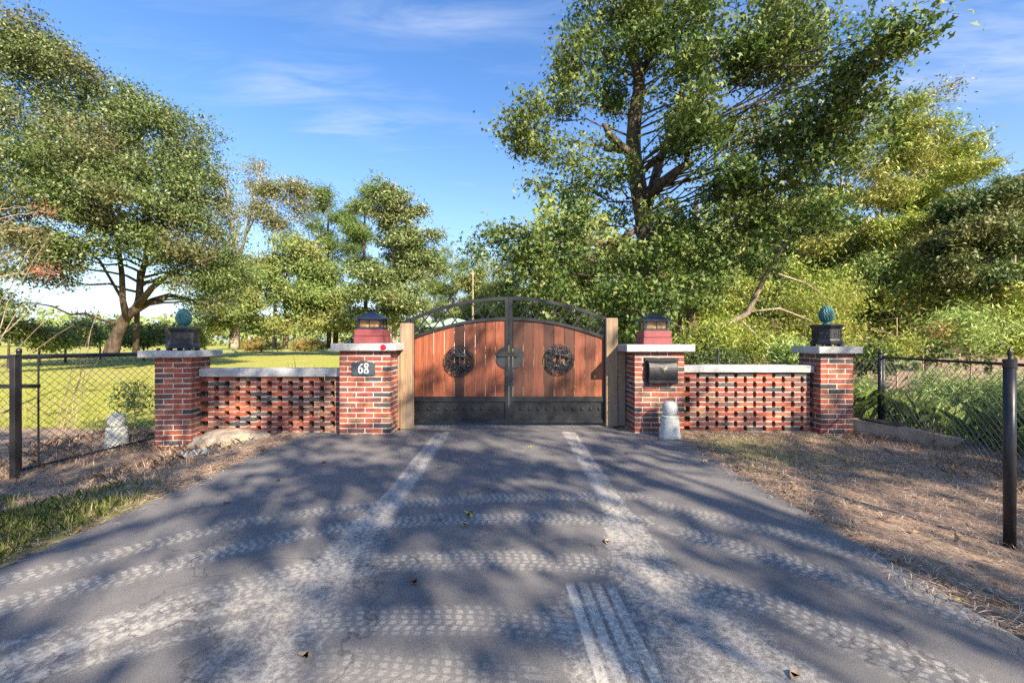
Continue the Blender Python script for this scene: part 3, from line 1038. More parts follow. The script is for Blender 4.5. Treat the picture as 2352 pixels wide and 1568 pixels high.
# house number plaque
pq = thing('number_plaque', 'dark slate plaque with white house number 68', 'plaque', (-2.153, 6.292, .972))
out = [(-.163, -.098), (.163, -.098), (.163, .075)]
for i in range(9):
    a = i / 8
    out.append((.105 - .21 * a, .075 + .028 * math.sin(math.pi * a) ** .6 + .004))
out.append((-.163, .075))
MB().prism(out, -.020, .006).build('plate', M['plaque'], pq)


def digit(pts, cx):
    d = MB()
    d.tube([(cx + x, -.022, z) for x, z in pts], .0085, 6)
    return d.build('digit', M['white'], pq)


six = [(.030, .060), (.010, .052), (-.012, .030), (-.024, .0), (-.028, -.030), (-.022, -.055), (-.006, -.069), (.010, -.067), (.022, -.052), (.026, -.030), (.020, -.008), (.006, .004), (-.010, 0), (-.022, -.014)]
eight = []
for i in range(33):
    a = 2 * math.pi * i / 32
    z = .068 * math.cos(a) - .002
    eight.append((.0255 * math.sin(2 * a) * (1.12 if z < 0 else .92), z))
digit(six, -.040); digit(eight, .042)
rf = thing('reflector', 'red round reflector on the edge of the left gate pillar cap', 'reflector', (at(880, 797.6, 6.21)[0], PLG[1] - .45, at(880, 797.6, 6.21)[2]))
MB().lathe([(.046, 0), (.046, .006), (.040, .012), (.02, .014)], 20).build('lens', M['red'], rf, (0, .001, 0), (R(90), 0, 0))
MB().lathe([(.050, 0), (.050, .004), (.047, .006)], 20).build('rim', M['white'], rf, (0, .002, 0), (R(90), 0, 0))

# mailbox built into the right pillar
mx, mz = PRG[0] + .024, .925
mbx = thing('mailbox', 'black metal mailbox set into the brick pillar right of the gate', 'mailbox', (mx, PRG[1] - .37, mz))
MB().box((0, .03, 0), (.49, .10, .385)).build('surround', M['black'], mbx)
prof = [(-.115, -.172)]
for i in range(11):
    a = R(-70 + 150 * i / 10)
    prof.append((-.035 - .078 * math.cos(a), .005 + .150 * math.sin(a)))
prof += [(-.02, .165), (-.02, -.172)]
bd = MB()
n = len(prof)
vs = [(-.205, y, z) for y, z in prof] + [(.205, y, z) for y, z in prof]
fs = [tuple(range(n)), tuple(range(2 * n - 1, n - 1, -1))] + [((i + 1) % n, i, n + i, n + (i + 1) % n) for i in range(n)]
bd.poly([(x, y, z) for x, y, z in vs], [f[::-1] for f in fs])
bd.build('body', M['iron'], mbx)
MB().tube([(-.225, -.075, .118), (0, -.095, .112), (.225, -.075, .118)], .008, 6).box((0, -.045, .150), (.45, .10, .010)).build('lid', M['iron'], mbx)
em = MB()
for s_ in (-1, 1):
    em.tube([(0, -.122, .03), (s_ * .025, -.123, .045), (s_ * .05, -.118, .055), (s_ * .062, -.115, .048)], [.010, .009, .006, .003], 5)
    em.tube([(0, -.122, .02), (s_ * .03, -.122, .025), (s_ * .05, -.118, .03)], [.008, .006, .003], 5)
em.tube([(0, -.122, .055), (0, -.126, .03), (0, -.122, 0), (0, -.118, -.02)], [.006, .011, .009, .004], 6)
em.build('emblem', M['pale_metal'], mbx)


# ------------------------------------------------------------------ concrete ornaments, rocks, curb
def bollard(label, x, y, z, s):
    b = thing('concrete_finial', label, 'finial', (x, y, z), rnd.uniform(0, 1), 'concrete finials set on the ground')
    MB().lathe([(.150 * s, -.03), (.152 * s, .012), (.138 * s, .055), (.132 * s, .14 * s), (.126 * s, .25 * s), (.122 * s, .285 * s), (.128 * s, .300 * s), (.118 * s, .315 * s)], 22).build('base', M['statue'], b, smooth=True)
    prof = []
    for i in range(13):
        a = -math.pi / 2 + math.pi * i / 12
        ca, sa = abs(math.cos(a)) ** .62, abs(math.sin(a)) ** .72 * (1 if a > 0 else -1)
        prof.append((max(.01, .107 * s * ca), .412 * s + .105 * s * sa))
    MB().lathe(prof, 22).build('ball', M['statue'], b, smooth=True)


bollard('pale concrete ball finial on a pot shaped base at the foot of the mailbox pillar', 2.245, 6.16, 0, 1.0)
bollard('pale concrete ball finial behind the left chain link fence', -5.75, 6.30, gz(-5.75, 6.30), 1.0)


def boulder(name, label, loc, size, seed, rz=0, mat='rock', flat=.0):
    rg = random.Random(seed)
    import bmesh
    bm = bmesh.new()
    bmesh.ops.create_icosphere(bm, subdivisions=5, radius=1)
    for v in bm.verts:
        p = v.co.copy()
        n = mnoise.noise(p * 1.4 + Vector((seed, 0, 0))) * .30 + mnoise.noise(p * 4 + Vector((0, seed, 0))) * .13 + mnoise.noise(p * 11) * .055 + mnoise.noise(p * 24) * .02
        p *= 1 + n
        if p.z > .55 - flat: p.z = .55 - flat + (p.z - .55 + flat) * .35
        v.co = Vector((p.x * size[0], p.y * size[1], p.z * size[2]))
    me = bpy.data.meshes.new(name); bm.to_mesh(me); bm.free()
    me.materials.append(M[mat])
    me.polygons.foreach_set('use_smooth', [True] * len(me.polygons))
    return tag(put(name, me, None, loc, (0, 0, rz)), label, 'rock')


boulder('rock', 'large rough tan rock lying against the left brick wall', (-4.00, 6.16, -.09), (.47, .25, .27), 4, .15)
boulder('rock', 'small pale stone beside the large tan rock', (-3.66, 5.98, -.08), (.16, .12, .10), 8, .5)
boulder('rock', 'flat grey slab half buried in front of the large tan rock', (-3.92, 5.66, -.105), (.42, .17, .07), 12, .1, 'statue')

cb = thing('concrete_curb', 'broken concrete beam on edge at the foot of the right end pillar', 'curb', (5.12, 6.62, -.10))
dirv = Vector((5.74 - 5.12, 5.62 - 6.62, 0)); Lc = dirv.length; ang = math.atan2(dirv.y, dirv.x)
prof = [(0, 0), (Lc * .93, -.03), (Lc * 1.08, .205), (Lc * .6, .262), (Lc * .25, .290), (0, .300)]
MB().prism(prof, -.07, .07).build('beam', M['curb'], cb, (0, 0, 0), (0, 0, ang))
lg = boulder('bark_slab', 'weathered slab of bark lying on the concrete beam', (5.36, 6.26, .195), (.24, .085, .04), 31, ang, 'bark_oak')
lg['category'] = 'bark'


# ------------------------------------------------------------------ fences
def link_mesh(p0, p1, z0, z1, dia=.098, rad=.0024):
    """diamond wire between two ground points; z0 = (bottom at p0, bottom at p1), z1 = (top, top)"""
    L = math.hypot(p1[0] - p0[0], p1[1] - p0[1])
    zmin, zmax = min(z0), max(z1)
    H = zmax - zmin
    V = []
    mb = MB()

    def P(u, z):
        t_ = u / L
        zz = max(z, z0[0] + (z0[1] - z0[0]) * t_)
        return Vector((p0[0] + (p1[0] - p0[0]) * t_, p0[1] + (p1[1] - p0[1]) * t_, min(zz, z1[0] + (z1[1] - z1[0]) * t_)))
    k = -int(H / dia) - 2
    while k * dia < L + H:
        for sg in (1, -1):
            c = k * dia
            ua, za_ = (c, zmin) if sg > 0 else (c + H, zmin)
            # u = c + (z - zmin) * .92  or mirrored
            pts = []
            n = max(2, int(H / .05))
            for i in range(n + 1):
                z = zmin + H * i / n
                u = c + (z - zmin) if sg > 0 else c + H - (z - zmin)
                if -1e-6 <= u <= L:
                    t_ = u / L
                    if z0[0] + (z0[1] - z0[0]) * t_ - .03 <= z <= z1[0] + (z1[1] - z1[0]) * t_: pts.append(P(u, z))
            if len(pts) >= 2:
                mb.tube([pts[0], pts[-1]] if len(pts) < 9 else [pts[0], pts[len(pts) // 2], pts[-1]], rad, 3, cap=False)
        k += 1
    return mb


def rpost(mb, x, y, zb, zt, r, cap=True):
    mb.tube([(x, y, zb), (x, y, zt)], r, 12)
    if cap: mb.lathe([(r * 1.12, -.01), (r * 1.12, .018), (r * .8, .034), (r * .25, .042)], 12, (x, y, zt))
    return mb


LF = thing('chain_link_fence', 'black chain link panel between the square post and the left end pillar', 'fence', (0, 0, 0), 0, 'chain link fence panels')
a0, a1 = (-5.82, 5.16), (-5.46, 6.62)
link_mesh(a0, a1, (-.20, -.15), (1.17, 1.17), .098, .0031).build('wire_mesh', M['wire'], LF)
MB().tube([(*a0, 1.175), (*a1, 1.175)], .028, 8).build('top_rail', M['blackpost'], LF)
MB().tube([(*a0, -.16), (*a1, -.11)], .016, 8).build('bottom_rail', M['blackpost'], LF)
rpost(MB(), a0[0] - .03, a0[1] - .02, -.3, 1.24, .024).build('post', M['blackpost'], LF, smooth=True)
rpost(MB(), a1[0] + .03, a1[1] + .03, -.3, 1.22, .024).build('post', M['blackpost'], LF, smooth=True)
MB().box((a0[0] + .07, a0[1] + .10, .5), (.014, .014, 1.35)).build('tension_bar', M['wire'], LF)
MB().box((a1[0] + .10, a1[1] + .0, .5), (.03, .03, 1.3)).build('tension_bar', M['wire'], LF)
MB().box((0, 0, 0), (.80, .03, .045)).build('latch_bar', M['blackpost'], LF, (-5.86, 4.98, .845), (0, 0, .06))
LF2 = thing('chain_link_fence', 'strip of chain link fence left of the square black post', 'fence', (0, 0, 0), 0, 'chain link fence panels')
link_mesh((-7.6, 5.05), (-5.86, 5.14), (-.2, -.2), (1.17, 1.17)).build('wire_mesh', M['wire'], LF2)
MB().tube([(-7.6, 5.05, 1.175), (-5.86, 5.14, 1.175)], .021, 8).build('top_rail', M['blackpost'], LF2)
SQ = thing('square_post', 'tall square black post standing in dry grass at the left edge', 'post', (-5.6, 4.88, gz(-5.6, 4.88) - .05))
MB().cbox((0, 0, .72), (.064, .064, 1.44), .005).build('shaft', M['blackpost'], SQ)
MB().box((0, 0, 1.445), (.070, .070, .014)).build('cap', M['blackpost'], SQ)
tp = rpost(MB(), 0, 0, -.3, 1.50, .030).build('round_post', M['blackpost'], None, (-5.44, 6.86, 0), smooth=True)
tag(tp, 'round black post with domed cap rising behind the left end pillar', 'post')

RF = thing('chain_link_fence', 'chain link panel on the right running towards the viewer past the concrete beam', 'fence', (0, 0, 0), 0, 'chain link fence panels')
b0, b1 = (6.02, 7.05), (5.30, 3.30)
link_mesh(b0, b1, (.10, -.20), (1.09, 1.10), .095, .0034).build('wire_mesh', M['pale_metal'], RF)
MB().tube([(*b0, 1.10), (*b1, 1.105)], .018, 8).build('top_rail', M['blackpost'], RF)
MB().tube([(5.72, 5.55, -.08), (*b1, -.17)], .018, 8).build('bottom_rail', M['blackpost'], RF)
rpost(MB(), b0[0] - .03, b0[1], -.1, 1.17, .032).build('post', M['blackpost'], RF, smooth=True)
rpost(MB(), b0[0] + .045, b0[1] + .03, -.1, 1.12, .026).build('post', M['blackpost'], RF, smooth=True)
RF2 = thing('chain_link_fence', 'short chain link strip between the right end pillar and the fence post', 'fence', (0, 0, 0), 0, 'chain link fence panels')
link_mesh((5.10, 6.98), (5.97, 7.05), (.05, .10), (1.09, 1.09), .095, .0025).build('wire_mesh', M['pale_metal'], RF2)
RF3 = thing('chain_link_fence', 'chain link fence seen above the right wall in front of the shrubs', 'fence', (0, 0, 0), 0, 'chain link fence panels')
link_mesh((2.75, 8.6), (6.0, 7.6), (-.1, 0), (1.12, 1.12), .095, .0022).build('wire_mesh', M['wire'], RF3)
for q in (0.02, .36, .98):
    rpost(MB(), 2.75 + 3.25 * q, 8.6 - 1.0 * q, -.2, 1.17, .022).build('post', M['wire'], RF3, smooth=True)
NP = thing('fence_post', 'tall black post in the dry grass in the right foreground', 'post', (3.515, 3.06, gz(3.515, 3.06) - .05))
MB().tube([(0, 0, 0), (0, 0, 1.365)], .033, 20).build('shaft', M['blackpost'], NP, smooth=True)
MB().lathe([(.035, 1.315), (.037, 1.318), (.037, 1.372), (.030, 1.378), (.010, 1.380), (.010, 1.405), (.015, 1.412), (.012, 1.43), (.003, 1.455)], 20).build('cap', M['blackpost'], NP)


# ------------------------------------------------------------------ vegetation
OVAL = np.array([(-.5, 0, 0), (-.12, -.22, .05), (.5, 0, -.03), (-.12, .22, .05)])
LONG = np.array([(-.5, 0, 0), (0, -.09, .03), (.5, 0, -.08), (0, .09, .03)])
NEED = np.array([(-.5, -.022, 0), (-.5, .022, 0), (.5, 0, 0)])
# lobed leaf: three points
STAR = np.array([(0, -.30, .02), (.52, -.02, -.07), (.13, .10, .05), (0, .58, -.07), (-.13, .10, .05), (-.52, -.02, -.07)])


def leaves(name, parent, P, size, nrm, tmpl, mat, rg, fixed_dir=None):
    n = len(P)
    nrm = nrm / (np.linalg.norm(nrm, axis=1, keepdims=True) + 1e-9)
    tv = rg.normal(size=(n, 3)) if fixed_dir is None else fixed_dir + .35 * rg.normal(size=(n, 3))
    tv -= nrm * (tv * nrm).sum(1, keepdims=True)
    tv /= np.linalg.norm(tv, axis=1, keepdims=True) + 1e-9
    bv = np.cross(nrm, tv)
    V = P[:, None, :] + size[:, None, None] * (tmpl[None, :, 0:1] * tv[:, None] + tmpl[None, :, 1:2] * bv[:, None] + tmpl[None, :, 2:3] * nrm[:, None])
    return put(name, np_mesh(name, V, len(tmpl), mat), parent)


def bez(a, b, lift, n, rg, wob):
    a, b = Vector(a), Vector(b)
    c = (a + b) / 2 + Vector((0, 0, lift))
    pts = []
    for i in range(n + 1):
        u = i / n
        p = a * (1 - u) ** 2 + c * 2 * u * (1 - u) + b * u * u
        if 0 < i < n: p += Vector((rg.uniform(-wob, wob), rg.uniform(-wob, wob), rg.uniform(-wob, wob)))
        pts.append(p)
    return pts


def tree(name, label, base, trunk, lobes, lm, bm, nclus, nleaf, lsize, spread, tmpl=OVAL, seed=1, group=None, shell=.45,
         gap=0.0, gfreq=.5, twigs=.4, up=.35, droop=None, cat='tree', limb_r=None, extra=None, squash=.65, sub=0, flat=.75):
    """trunk: list of (Vector, radius) in world space; lobes: (centre, (rx, ry, rz)) in world space"""
    if name != 'shade_tree': nclus, lsize = int(nclus * .89), lsize * 1.04
    rg = np.random.default_rng(seed)
    pr = random.Random(seed)
    base = Vector(base)
    T = thing(name, label, cat, base, 0, group)
    tb = MB()
    tr = [(p - base, r) for p, r in trunk]
    # smooth trunk with some irregularity
    pts, rr = [], []
    for i in range(len(tr) - 1):
        (p1, r1), (p2, r2) = tr[i], tr[i + 1]
        p0 = tr[max(i - 1, 0)][0]; p3 = tr[min(i + 2, len(tr) - 1)][0]
        for k in range(5):
            u = k / 5
            q = .5 * ((2 * p1) + (p2 - p0) * u + (2 * p0 - 5 * p1 + 4 * p2 - p3) * u * u + (3 * p1 - p0 - 3 * p2 + p3) * u ** 3)
            pts.append(q); rr.append((r1 + (r2 - r1) * u) * (1 + .08 * mnoise.noise(q * 1.5)))
    pts.append(tr[-1][0]); rr.append(tr[-1][1])
    tb.tube(pts, rr, 12)
    if extra:
        for path in extra:
            q = [(p - base) for p, r in path]; tb.tube(q, [r for p, r in path], 9)
    tb.build('trunk', bm, T, smooth=True)
    br = MB()
    lob = [(Vector(c) - base, Vector(r)) for c, r in lobes]
    if limb_r is None: limb_r = max(.03, trunk[-1][1] * .7)
    for c, r in lob:
        cand = [(i, (c - p).length + (3.0 if p.z > c.z else 0)) for i, p in enumerate(pts)]
        i = min(cand, key=lambda q: q[1])[0]
        d = (c - pts[i]).length
        lr = min(rr[i] * .7, limb_r)
        path = bez(pts[i], c, d * .10, 6, pr, d * .04)
        br.tube(path, [lr * (1 - .75 * k / 6) for k in range(7)], 6, cap=False)
        for _ in range(0 if sub else 3):
            dr = Vector((pr.gauss(0, 1), pr.gauss(0, 1), pr.gauss(.3, 1))).normalized()
            e = c + Vector((dr.x * r.x, dr.y * r.y, dr.z * r.z)) * .85
            br.tube(bez(path[4], e, .05 * d, 4, pr, d * .03), [lr * .35, lr * .28, lr * .2, lr * .13, lr * .06], 5, cap=False)
    if sub:                                              # break every bough into separate sprays
        fine = []
        for c, r in lob:
            for _ in range(sub):
                dr = Vector((pr.gauss(0, 1), pr.gauss(0, 1), pr.gauss(.15, .8))).normalized()
                k = pr.uniform(.35, .95)
                c2 = c + Vector((dr.x * r.x, dr.y * r.y, dr.z * r.z)) * k
                q = pr.uniform(.26, .52)
                fine.append((c2, Vector((r.x * q, r.y * q, r.z * q * flat))))
                if pr.random() < .5:
                    d = (c2 - c).length
                    br.tube(bez(c, c2, .08 * d, 4, pr, d * .06), [limb_r * .34, limb_r * .27, limb_r * .2, limb_r * .13, limb_r * .07], 5, cap=False)
        lob = fine
    area = np.array([(r.x * r.y + r.y * r.z + r.x * r.z) for c, r in lob]); area = area / area.sum()
    which = rg.choice(len(lob), size=nclus * 2, p=area)
    C = np.array([tuple(c) for c, r in lob])[which]; Rr = np.array([tuple(r) for c, r in lob])[which]
    d = rg.normal(size=(len(which), 3)); d /= np.linalg.norm(d, axis=1, keepdims=True)
    rad = (shell ** 3 + (1 - shell ** 3) * rg.random(len(which))) ** (1 / 3)
    cen = C + d * Rr * rad[:, None]
    rag = np.array([1 + .42 * mnoise.noise(Vector(q) * (1.1 / max(.3, float(np.mean(r_)))) + Vector((0, seed, 0))) + .22 * mnoise.noise(Vector(q) * (3.0 / max(.3, float(np.mean(r_))))) for q, r_ in zip(cen, Rr)])
    cen = C + d * Rr * (rad * rag)[:, None]
    keep = []
    for i, p in enumerate(cen):
        if len(keep) >= nclus: break
        if mnoise.noise(Vector(p) * gfreq + Vector((seed * 3.1, 0, 0))) < gap - .15 * 0: continue
        if p[2] + base.z < .1: continue
        keep.append(i)
    cen = cen[keep]; d = d[keep]; C = C[keep]
    nt = int(len(cen) * twigs)
    for i in range(min(nt, 260)):
        a = Vector(C[i]) * .55 + Vector(cen[i]) * .45
        tw = max(.004, limb_r * .10)
        br.tube(bez(a, cen[i], spread * .2, 3, pr, spread * .25), [tw, tw * .8, tw * .6, tw * .35], 3, cap=False)
    br.build('branches', bm, T)['kind'] = 'stuff'
    P = np.repeat(cen, nleaf, axis=0)
    D = np.repeat(d, nleaf, axis=0)
    # every cluster is a flattened spray with its own tilt
    off = rg.normal(size=P.shape) * spread * np.array([1, 1, squash])
    sc = np.repeat(rg.uniform(.55, 1.35, len(cen)), nleaf)[:, None]
    P = P + off * sc
    if droop:
        P[:, 2] -= droop * (np.linalg.norm(off[:, :2], axis=1) ** 2) / spread
    nrm = .55 * D + np.array([0, 0, up]) + .75 * rg.normal(size=P.shape)
    size = lsize * rg.uniform(.45, 1.35, len(P))
    crown = leaves('crown', T, P, size, nrm, tmpl, lm, rg)
    return T


def pxl(rows):
    """lobes given as (x, y, rx, ry, d, rd)"""
    return [(at(x, y, d), (rx / FPX * d, rd, ry / FPX * d)) for x, y, rx, ry, d, rd in rows]


def pxt(rows):
    # a round stem far off the axis looks wider than it is; undo that
    return [(at(x, y, d), w / 2 / FPX * d * FPX / math.hypot(FPX, x - 1176)) for x, y, d, w in rows]


LM = {
    'gum': leaf_mat('sweetgum leaf', [(0, (0.036, 0.078, 0.021)), (.35, (0.066, 0.128, 0.030)), (.7, (0.115, 0.182, 0.040)), (1, (0.194, 0.223, 0.060))], .38, .55, (0.157, 0.189, 0.040), .45),
    'oak': leaf_mat('live oak leaf', [(0, (0.043, 0.081, 0.025)), (.4, (0.086, 0.133, 0.035)), (.75, (0.137, 0.179, 0.052)), (1, (0.235, 0.269, 0.117))], .25, .45, (0.142, 0.127, 0.062), .35),
    'mid': leaf_mat('fresh green leaf', [(0, (0.078, 0.133, 0.035)), (.5, (0.147, 0.227, 0.053)), (1, (0.275, 0.313, 0.110))], .3, .5, (0.258, 0.251, 0.079), .25),
    'mag': leaf_mat('olive brown leaf', [(0, (0.058, 0.094, 0.027)), (.45, (0.121, 0.178, 0.050)), (.8, (0.195, 0.228, 0.082)), (1, (0.275, 0.337, 0.163))], .2, .4, (0.183, 0.185, 0.067), .2),
    'pine': leaf_mat('pine needle', [(0, (0.056, 0.106, 0.022)), (.5, (0.106, 0.169, 0.035)), (1, (0.175, 0.219, 0.056))], .25, .55),
    'thin': leaf_mat('thin autumn leaf', [(0, (0.087, 0.122, 0.041)), (.5, (0.173, 0.187, 0.067)), (1, (0.297, 0.245, 0.123))], .3, .55),
    'yel': leaf_mat('yellow green leaf', [(0, (0.123, 0.190, 0.032)), (.5, (0.254, 0.320, 0.054)), (1, (0.426, 0.466, 0.101))], .4, .5, (0.327, 0.293, 0.090), .35),
    'dark': leaf_mat('dark glossy leaf', [(0, (0.033, 0.068, 0.018)), (.5, (0.075, 0.128, 0.033)), (1, (0.165, 0.195, 0.068))], .25, .55, (0.150, 0.150, 0.045), .4),
    'rust': leaf_mat('rusty shrub leaf', [(0, (0.156, 0.098, 0.029)), (.5, (0.286, 0.195, 0.052)), (1, (0.416, 0.325, 0.104))], .35, .55, (0.208, 0.234, 0.052), .8),
    'fern': leaf_mat('pale feathery leaf', [(0, (0.173, 0.273, 0.065)), (.5, (0.288, 0.403, 0.107)), (1, (0.460, 0.546, 0.201))], .4, .55),
    'berry': leaf_mat('dry red seed head', [(0, (0.192, 0.054, 0.036)), (.5, (0.336, 0.108, 0.072)), (1, (0.432, 0.204, 0.132))], .15, .7),
    'straw': leaf_mat('dry straw', [(0, (0.182, 0.112, 0.078)), (.5, (0.450, 0.305, 0.212)), (1, (0.685, 0.568, 0.425))], .2, .8),
    'blade': leaf_mat('grass blade', [(0, (.09, .13, .025)), (.5, (.17, .22, .05)), (.8, (.28, .28, .11)), (1, (.42, .36, .20))], .35, .6),
    'litter': leaf_mat('dead leaf', [(0, (0.110, 0.066, 0.039)), (.5, (0.264, 0.176, 0.099)), (1, (0.440, 0.352, 0.220))], .2, .6),
    'turf': leaf_mat('mown lawn blade', [(0, (.16, .18, .03)), (.6, (.28, .29, .05)), (1, (.42, .39, .12))], .35, .55),
}


def woodland():
    # ---- the large sweetgum inside the gate
    D = 12.5
    trunk = pxt([(1500, 905, D, 56), (1492, 700, D, 47), (1482, 540, D, 41), (1468, 440, D, 38), (1455, 350, D, 35), (1458, 270, D, 33), (1468, 190, D, 28), (1452, 110, D + .2, 24), (1440, 20, D + .3, 20), (1450, -90, D + .3, 15), (1460, -220, D, 8)])
    extra = [pxt([(1480, 500, D, 26), (1500, 430, D + .4, 25), (1515, 370, D + .9, 22), (1535, 320, D + 1.3, 15), (1560, 240, D + 1.6, 10), (1575, 140, D + 1.8, 6)]),
             pxt([(1482, 470, D - .1, 26), (1520, 420, D - .6, 25), (1560, 390, D - 1.0, 23), (1592, 372, D - 1.2, 19)]),
             pxt([(1455, 360, D, 24), (1425, 335, D - .5, 19), (1400, 310, D - .9, 16), (1386, 284, D - 1.1, 9)]),
             pxt([(1470, 380, D, 24), (1440, 345, D + .5, 22), (1390, 340, D + .9, 16)]),
             pxt([(1466, 190, D, 18), (1500, 110, D + .5, 15), (1545, 20, D + .8, 11), (1580, -80, D + 1, 7)]),
             pxt([(1575, 380, D - 1.1, 13), (1590, 280, D - 1.4, 10), (1625, 200, D - 1.8, 8), (1650, 110, D - 2, 5)]),
             pxt([(1480, 520, D, 16), (1400, 560, D - .6, 11), (1290, 560, D - 1.0, 8), (1190, 545, D - 1.4, 5), (1110, 560, D - 1.7, 3)]),
             pxt([(1510, 430, D + .3, 11), (1600, 410, D - .6, 8), (1720, 360, D - 1.8, 6), (1850, 260, D - 3.0, 4), (1960, 190, D - 4.0, 3), (2060, 110, D - 4.6, 2)])]
    lob = pxl([(1395, 40, 115, 95, 12.2, 1.6), (1480, -70, 170, 90, 12, 2.2), (1560, 60, 130, 90, 11.6, 1.8), (1690, 20, 140, 110, 11.8, 1.8), (1650, 130, 120, 80, 11, 1.5),
               (1800, 70, 100, 90, 11.2, 1.6), (1790, 190, 120, 85, 10.4, 1.4), (1880, 140, 60, 70, 10, 1.2), (1330, 150, 65, 70, 12.2, 1.2), (1300, 240, 80, 50, 12, 1.2), (1480, 110, 60, 60, 11.2, .8), (1540, 160, 70, 50, 11, .8),
               (1220, 270, 75, 45, 11.8, 1.1), (1180, 310, 50, 40, 11.6, .8), (1260, 350, 80, 45, 11.8, 1.1), (1330, 420, 75, 60, 11.6, 1.2), (1250, 430, 40, 30, 11.4, .8), (1300, 510, 65, 50, 11.4, 1.1),
               (1390, 220, 60, 60, 13.2, 1.2), (1560, 230, 80, 60, 11.2, 1.0), (1610, 320, 80, 50, 10.8, 1.2), (1690, 280, 110, 60, 10.4, 1.3),
               (1790, 340, 110, 50, 10.2, 1.3), (1900, 300, 100, 50, 9.6, 1.1), (1980, 330, 50, 30, 9.2, .8), (1850, 420, 100, 45, 10, 1.2), (1720, 430, 90, 60, 10.6, 1.2),
               (1640, 500, 100, 50, 11, 1.3), (1760, 520, 100, 45, 10.6, 1.2), (1870, 500, 70, 35, 10.2, 1), (1560, 550, 70, 45, 11.0, 1), (1400, 570, 75, 60, 11.4, 1.0), (1500, 600, 80, 55, 10.9, .7), (1620, 600, 70, 40, 11.2, 1.0),
               (1310, 590, 50, 45, 11.8, .9), (1440, 490, 30, 30, 13.2, .8), (1450, 670, 80, 45, 10.8, .7), (1540, 690, 70, 45, 10.6, .7), (1380, 690, 60, 45, 11, .7), (1500, 745, 60, 30, 10.6, .5), (1600, 660, 60, 40, 11, .7), (1700, 590, 90, 50, 11.2, 1), (1600, 250, 70, 60, 10, .8), (1680, 340, 80, 55, 9.8, .8), (1770, 280, 80, 60, 9.6, .8), (1560, 320, 50, 40, 10.6, .6), (1860, 360, 70, 45, 9.4, .8), (1640, 420, 80, 45, 10, .8), (1530, 500, 50, 45, 10.8, .6), (1420, 420, 50, 50, 11.4, .7), (1380, 330, 45, 45, 11.6, .6), (1730, 100, 80, 70, 10.6, 1), (1390, 130, 60, 60, 11.6, .8),
               (1960, 170, 50, 40, 8.6, .6), (2030, 110, 50, 32, 8.0, .5), (2030, 112, 46, 30, 8.0, .5), (2100, 75, 40, 24, 7.8, .4), (2095, 78, 36, 22, 7.8, .4), (2070, 92, 40, 26, 7.9, .4), (1965, 165, 50, 40, 8.5, .6), (1940, 240, 55, 40, 8.8, .6), (1980, 250, 40, 30, 8.6, .5), (1955, 90, 18, 28, 8.5, .3), (1890, 215, 60, 40, 9.2, .7),
               (1140, 555, 55, 33, 11, .6), (1085, 575, 32, 26, 10.8, .4), (1190, 560, 55, 40, 11.2, .6), (1240, 590, 50, 50, 11.5, .7), (1265, 660, 50, 50, 11.6, .7), (1310, 690, 60, 45, 11.6, .7), (1200, 620, 28, 36, 11.4, .4)])
    tree('sweetgum_tree', 'tall tree with star shaped leaves and dark furrowed trunk behind the mailbox pillar', at(1500, 905, D), trunk, lob, LM['gum'], M['bark_gum'],
         5400, 15, .118, .20, STAR, 5, gap=-.5, twigs=.10, extra=extra, limb_r=.032, shell=.15, sub=9, flat=1.0)
    # ---- live oak on the left
    D = 22
    trunk = pxt([(255, 812, D, 62), (268, 772, D, 48), (290, 728, D, 42), (318, 700, D, 36), (322, 650, D, 23), (335, 590, D, 20), (345, 520, D, 17), (340, 420, D, 12), (320, 300, D, 8)])
    extra = [pxt([(292, 735, D, 30), (282, 690, D - .5, 23), (280, 630, D - .8, 20), (272, 570, D - 1, 17), (262, 500, D - 1.4, 13), (220, 400, D - 2, 9), (150, 280, D - 2.5, 6)]),
             pxt([(312, 708, D, 28), (350, 660, D - .5, 22), (392, 628, D - 1, 18), (440, 612, D - 1.3, 13), (490, 590, D - 1.5, 8)]),
             pxt([(305, 716, D, 30), (350, 690, D + .3, 24), (388, 678, D + .5, 19), (430, 686, D + .7, 15), (470, 708, D + 1, 11), (500, 735, D + 1.2, 6)]),
             pxt([(282, 690, D - .4, 12), (230, 600, D - 1.4, 10), (150, 540, D - 2.4, 8), (60, 500, D - 3.2, 5)]),
             pxt([(312, 815, D + 1.5, 26), (313, 760, D + 1.5, 21), (316, 700, D + 1.5, 17), (318, 620, D + 1.5, 10)])]
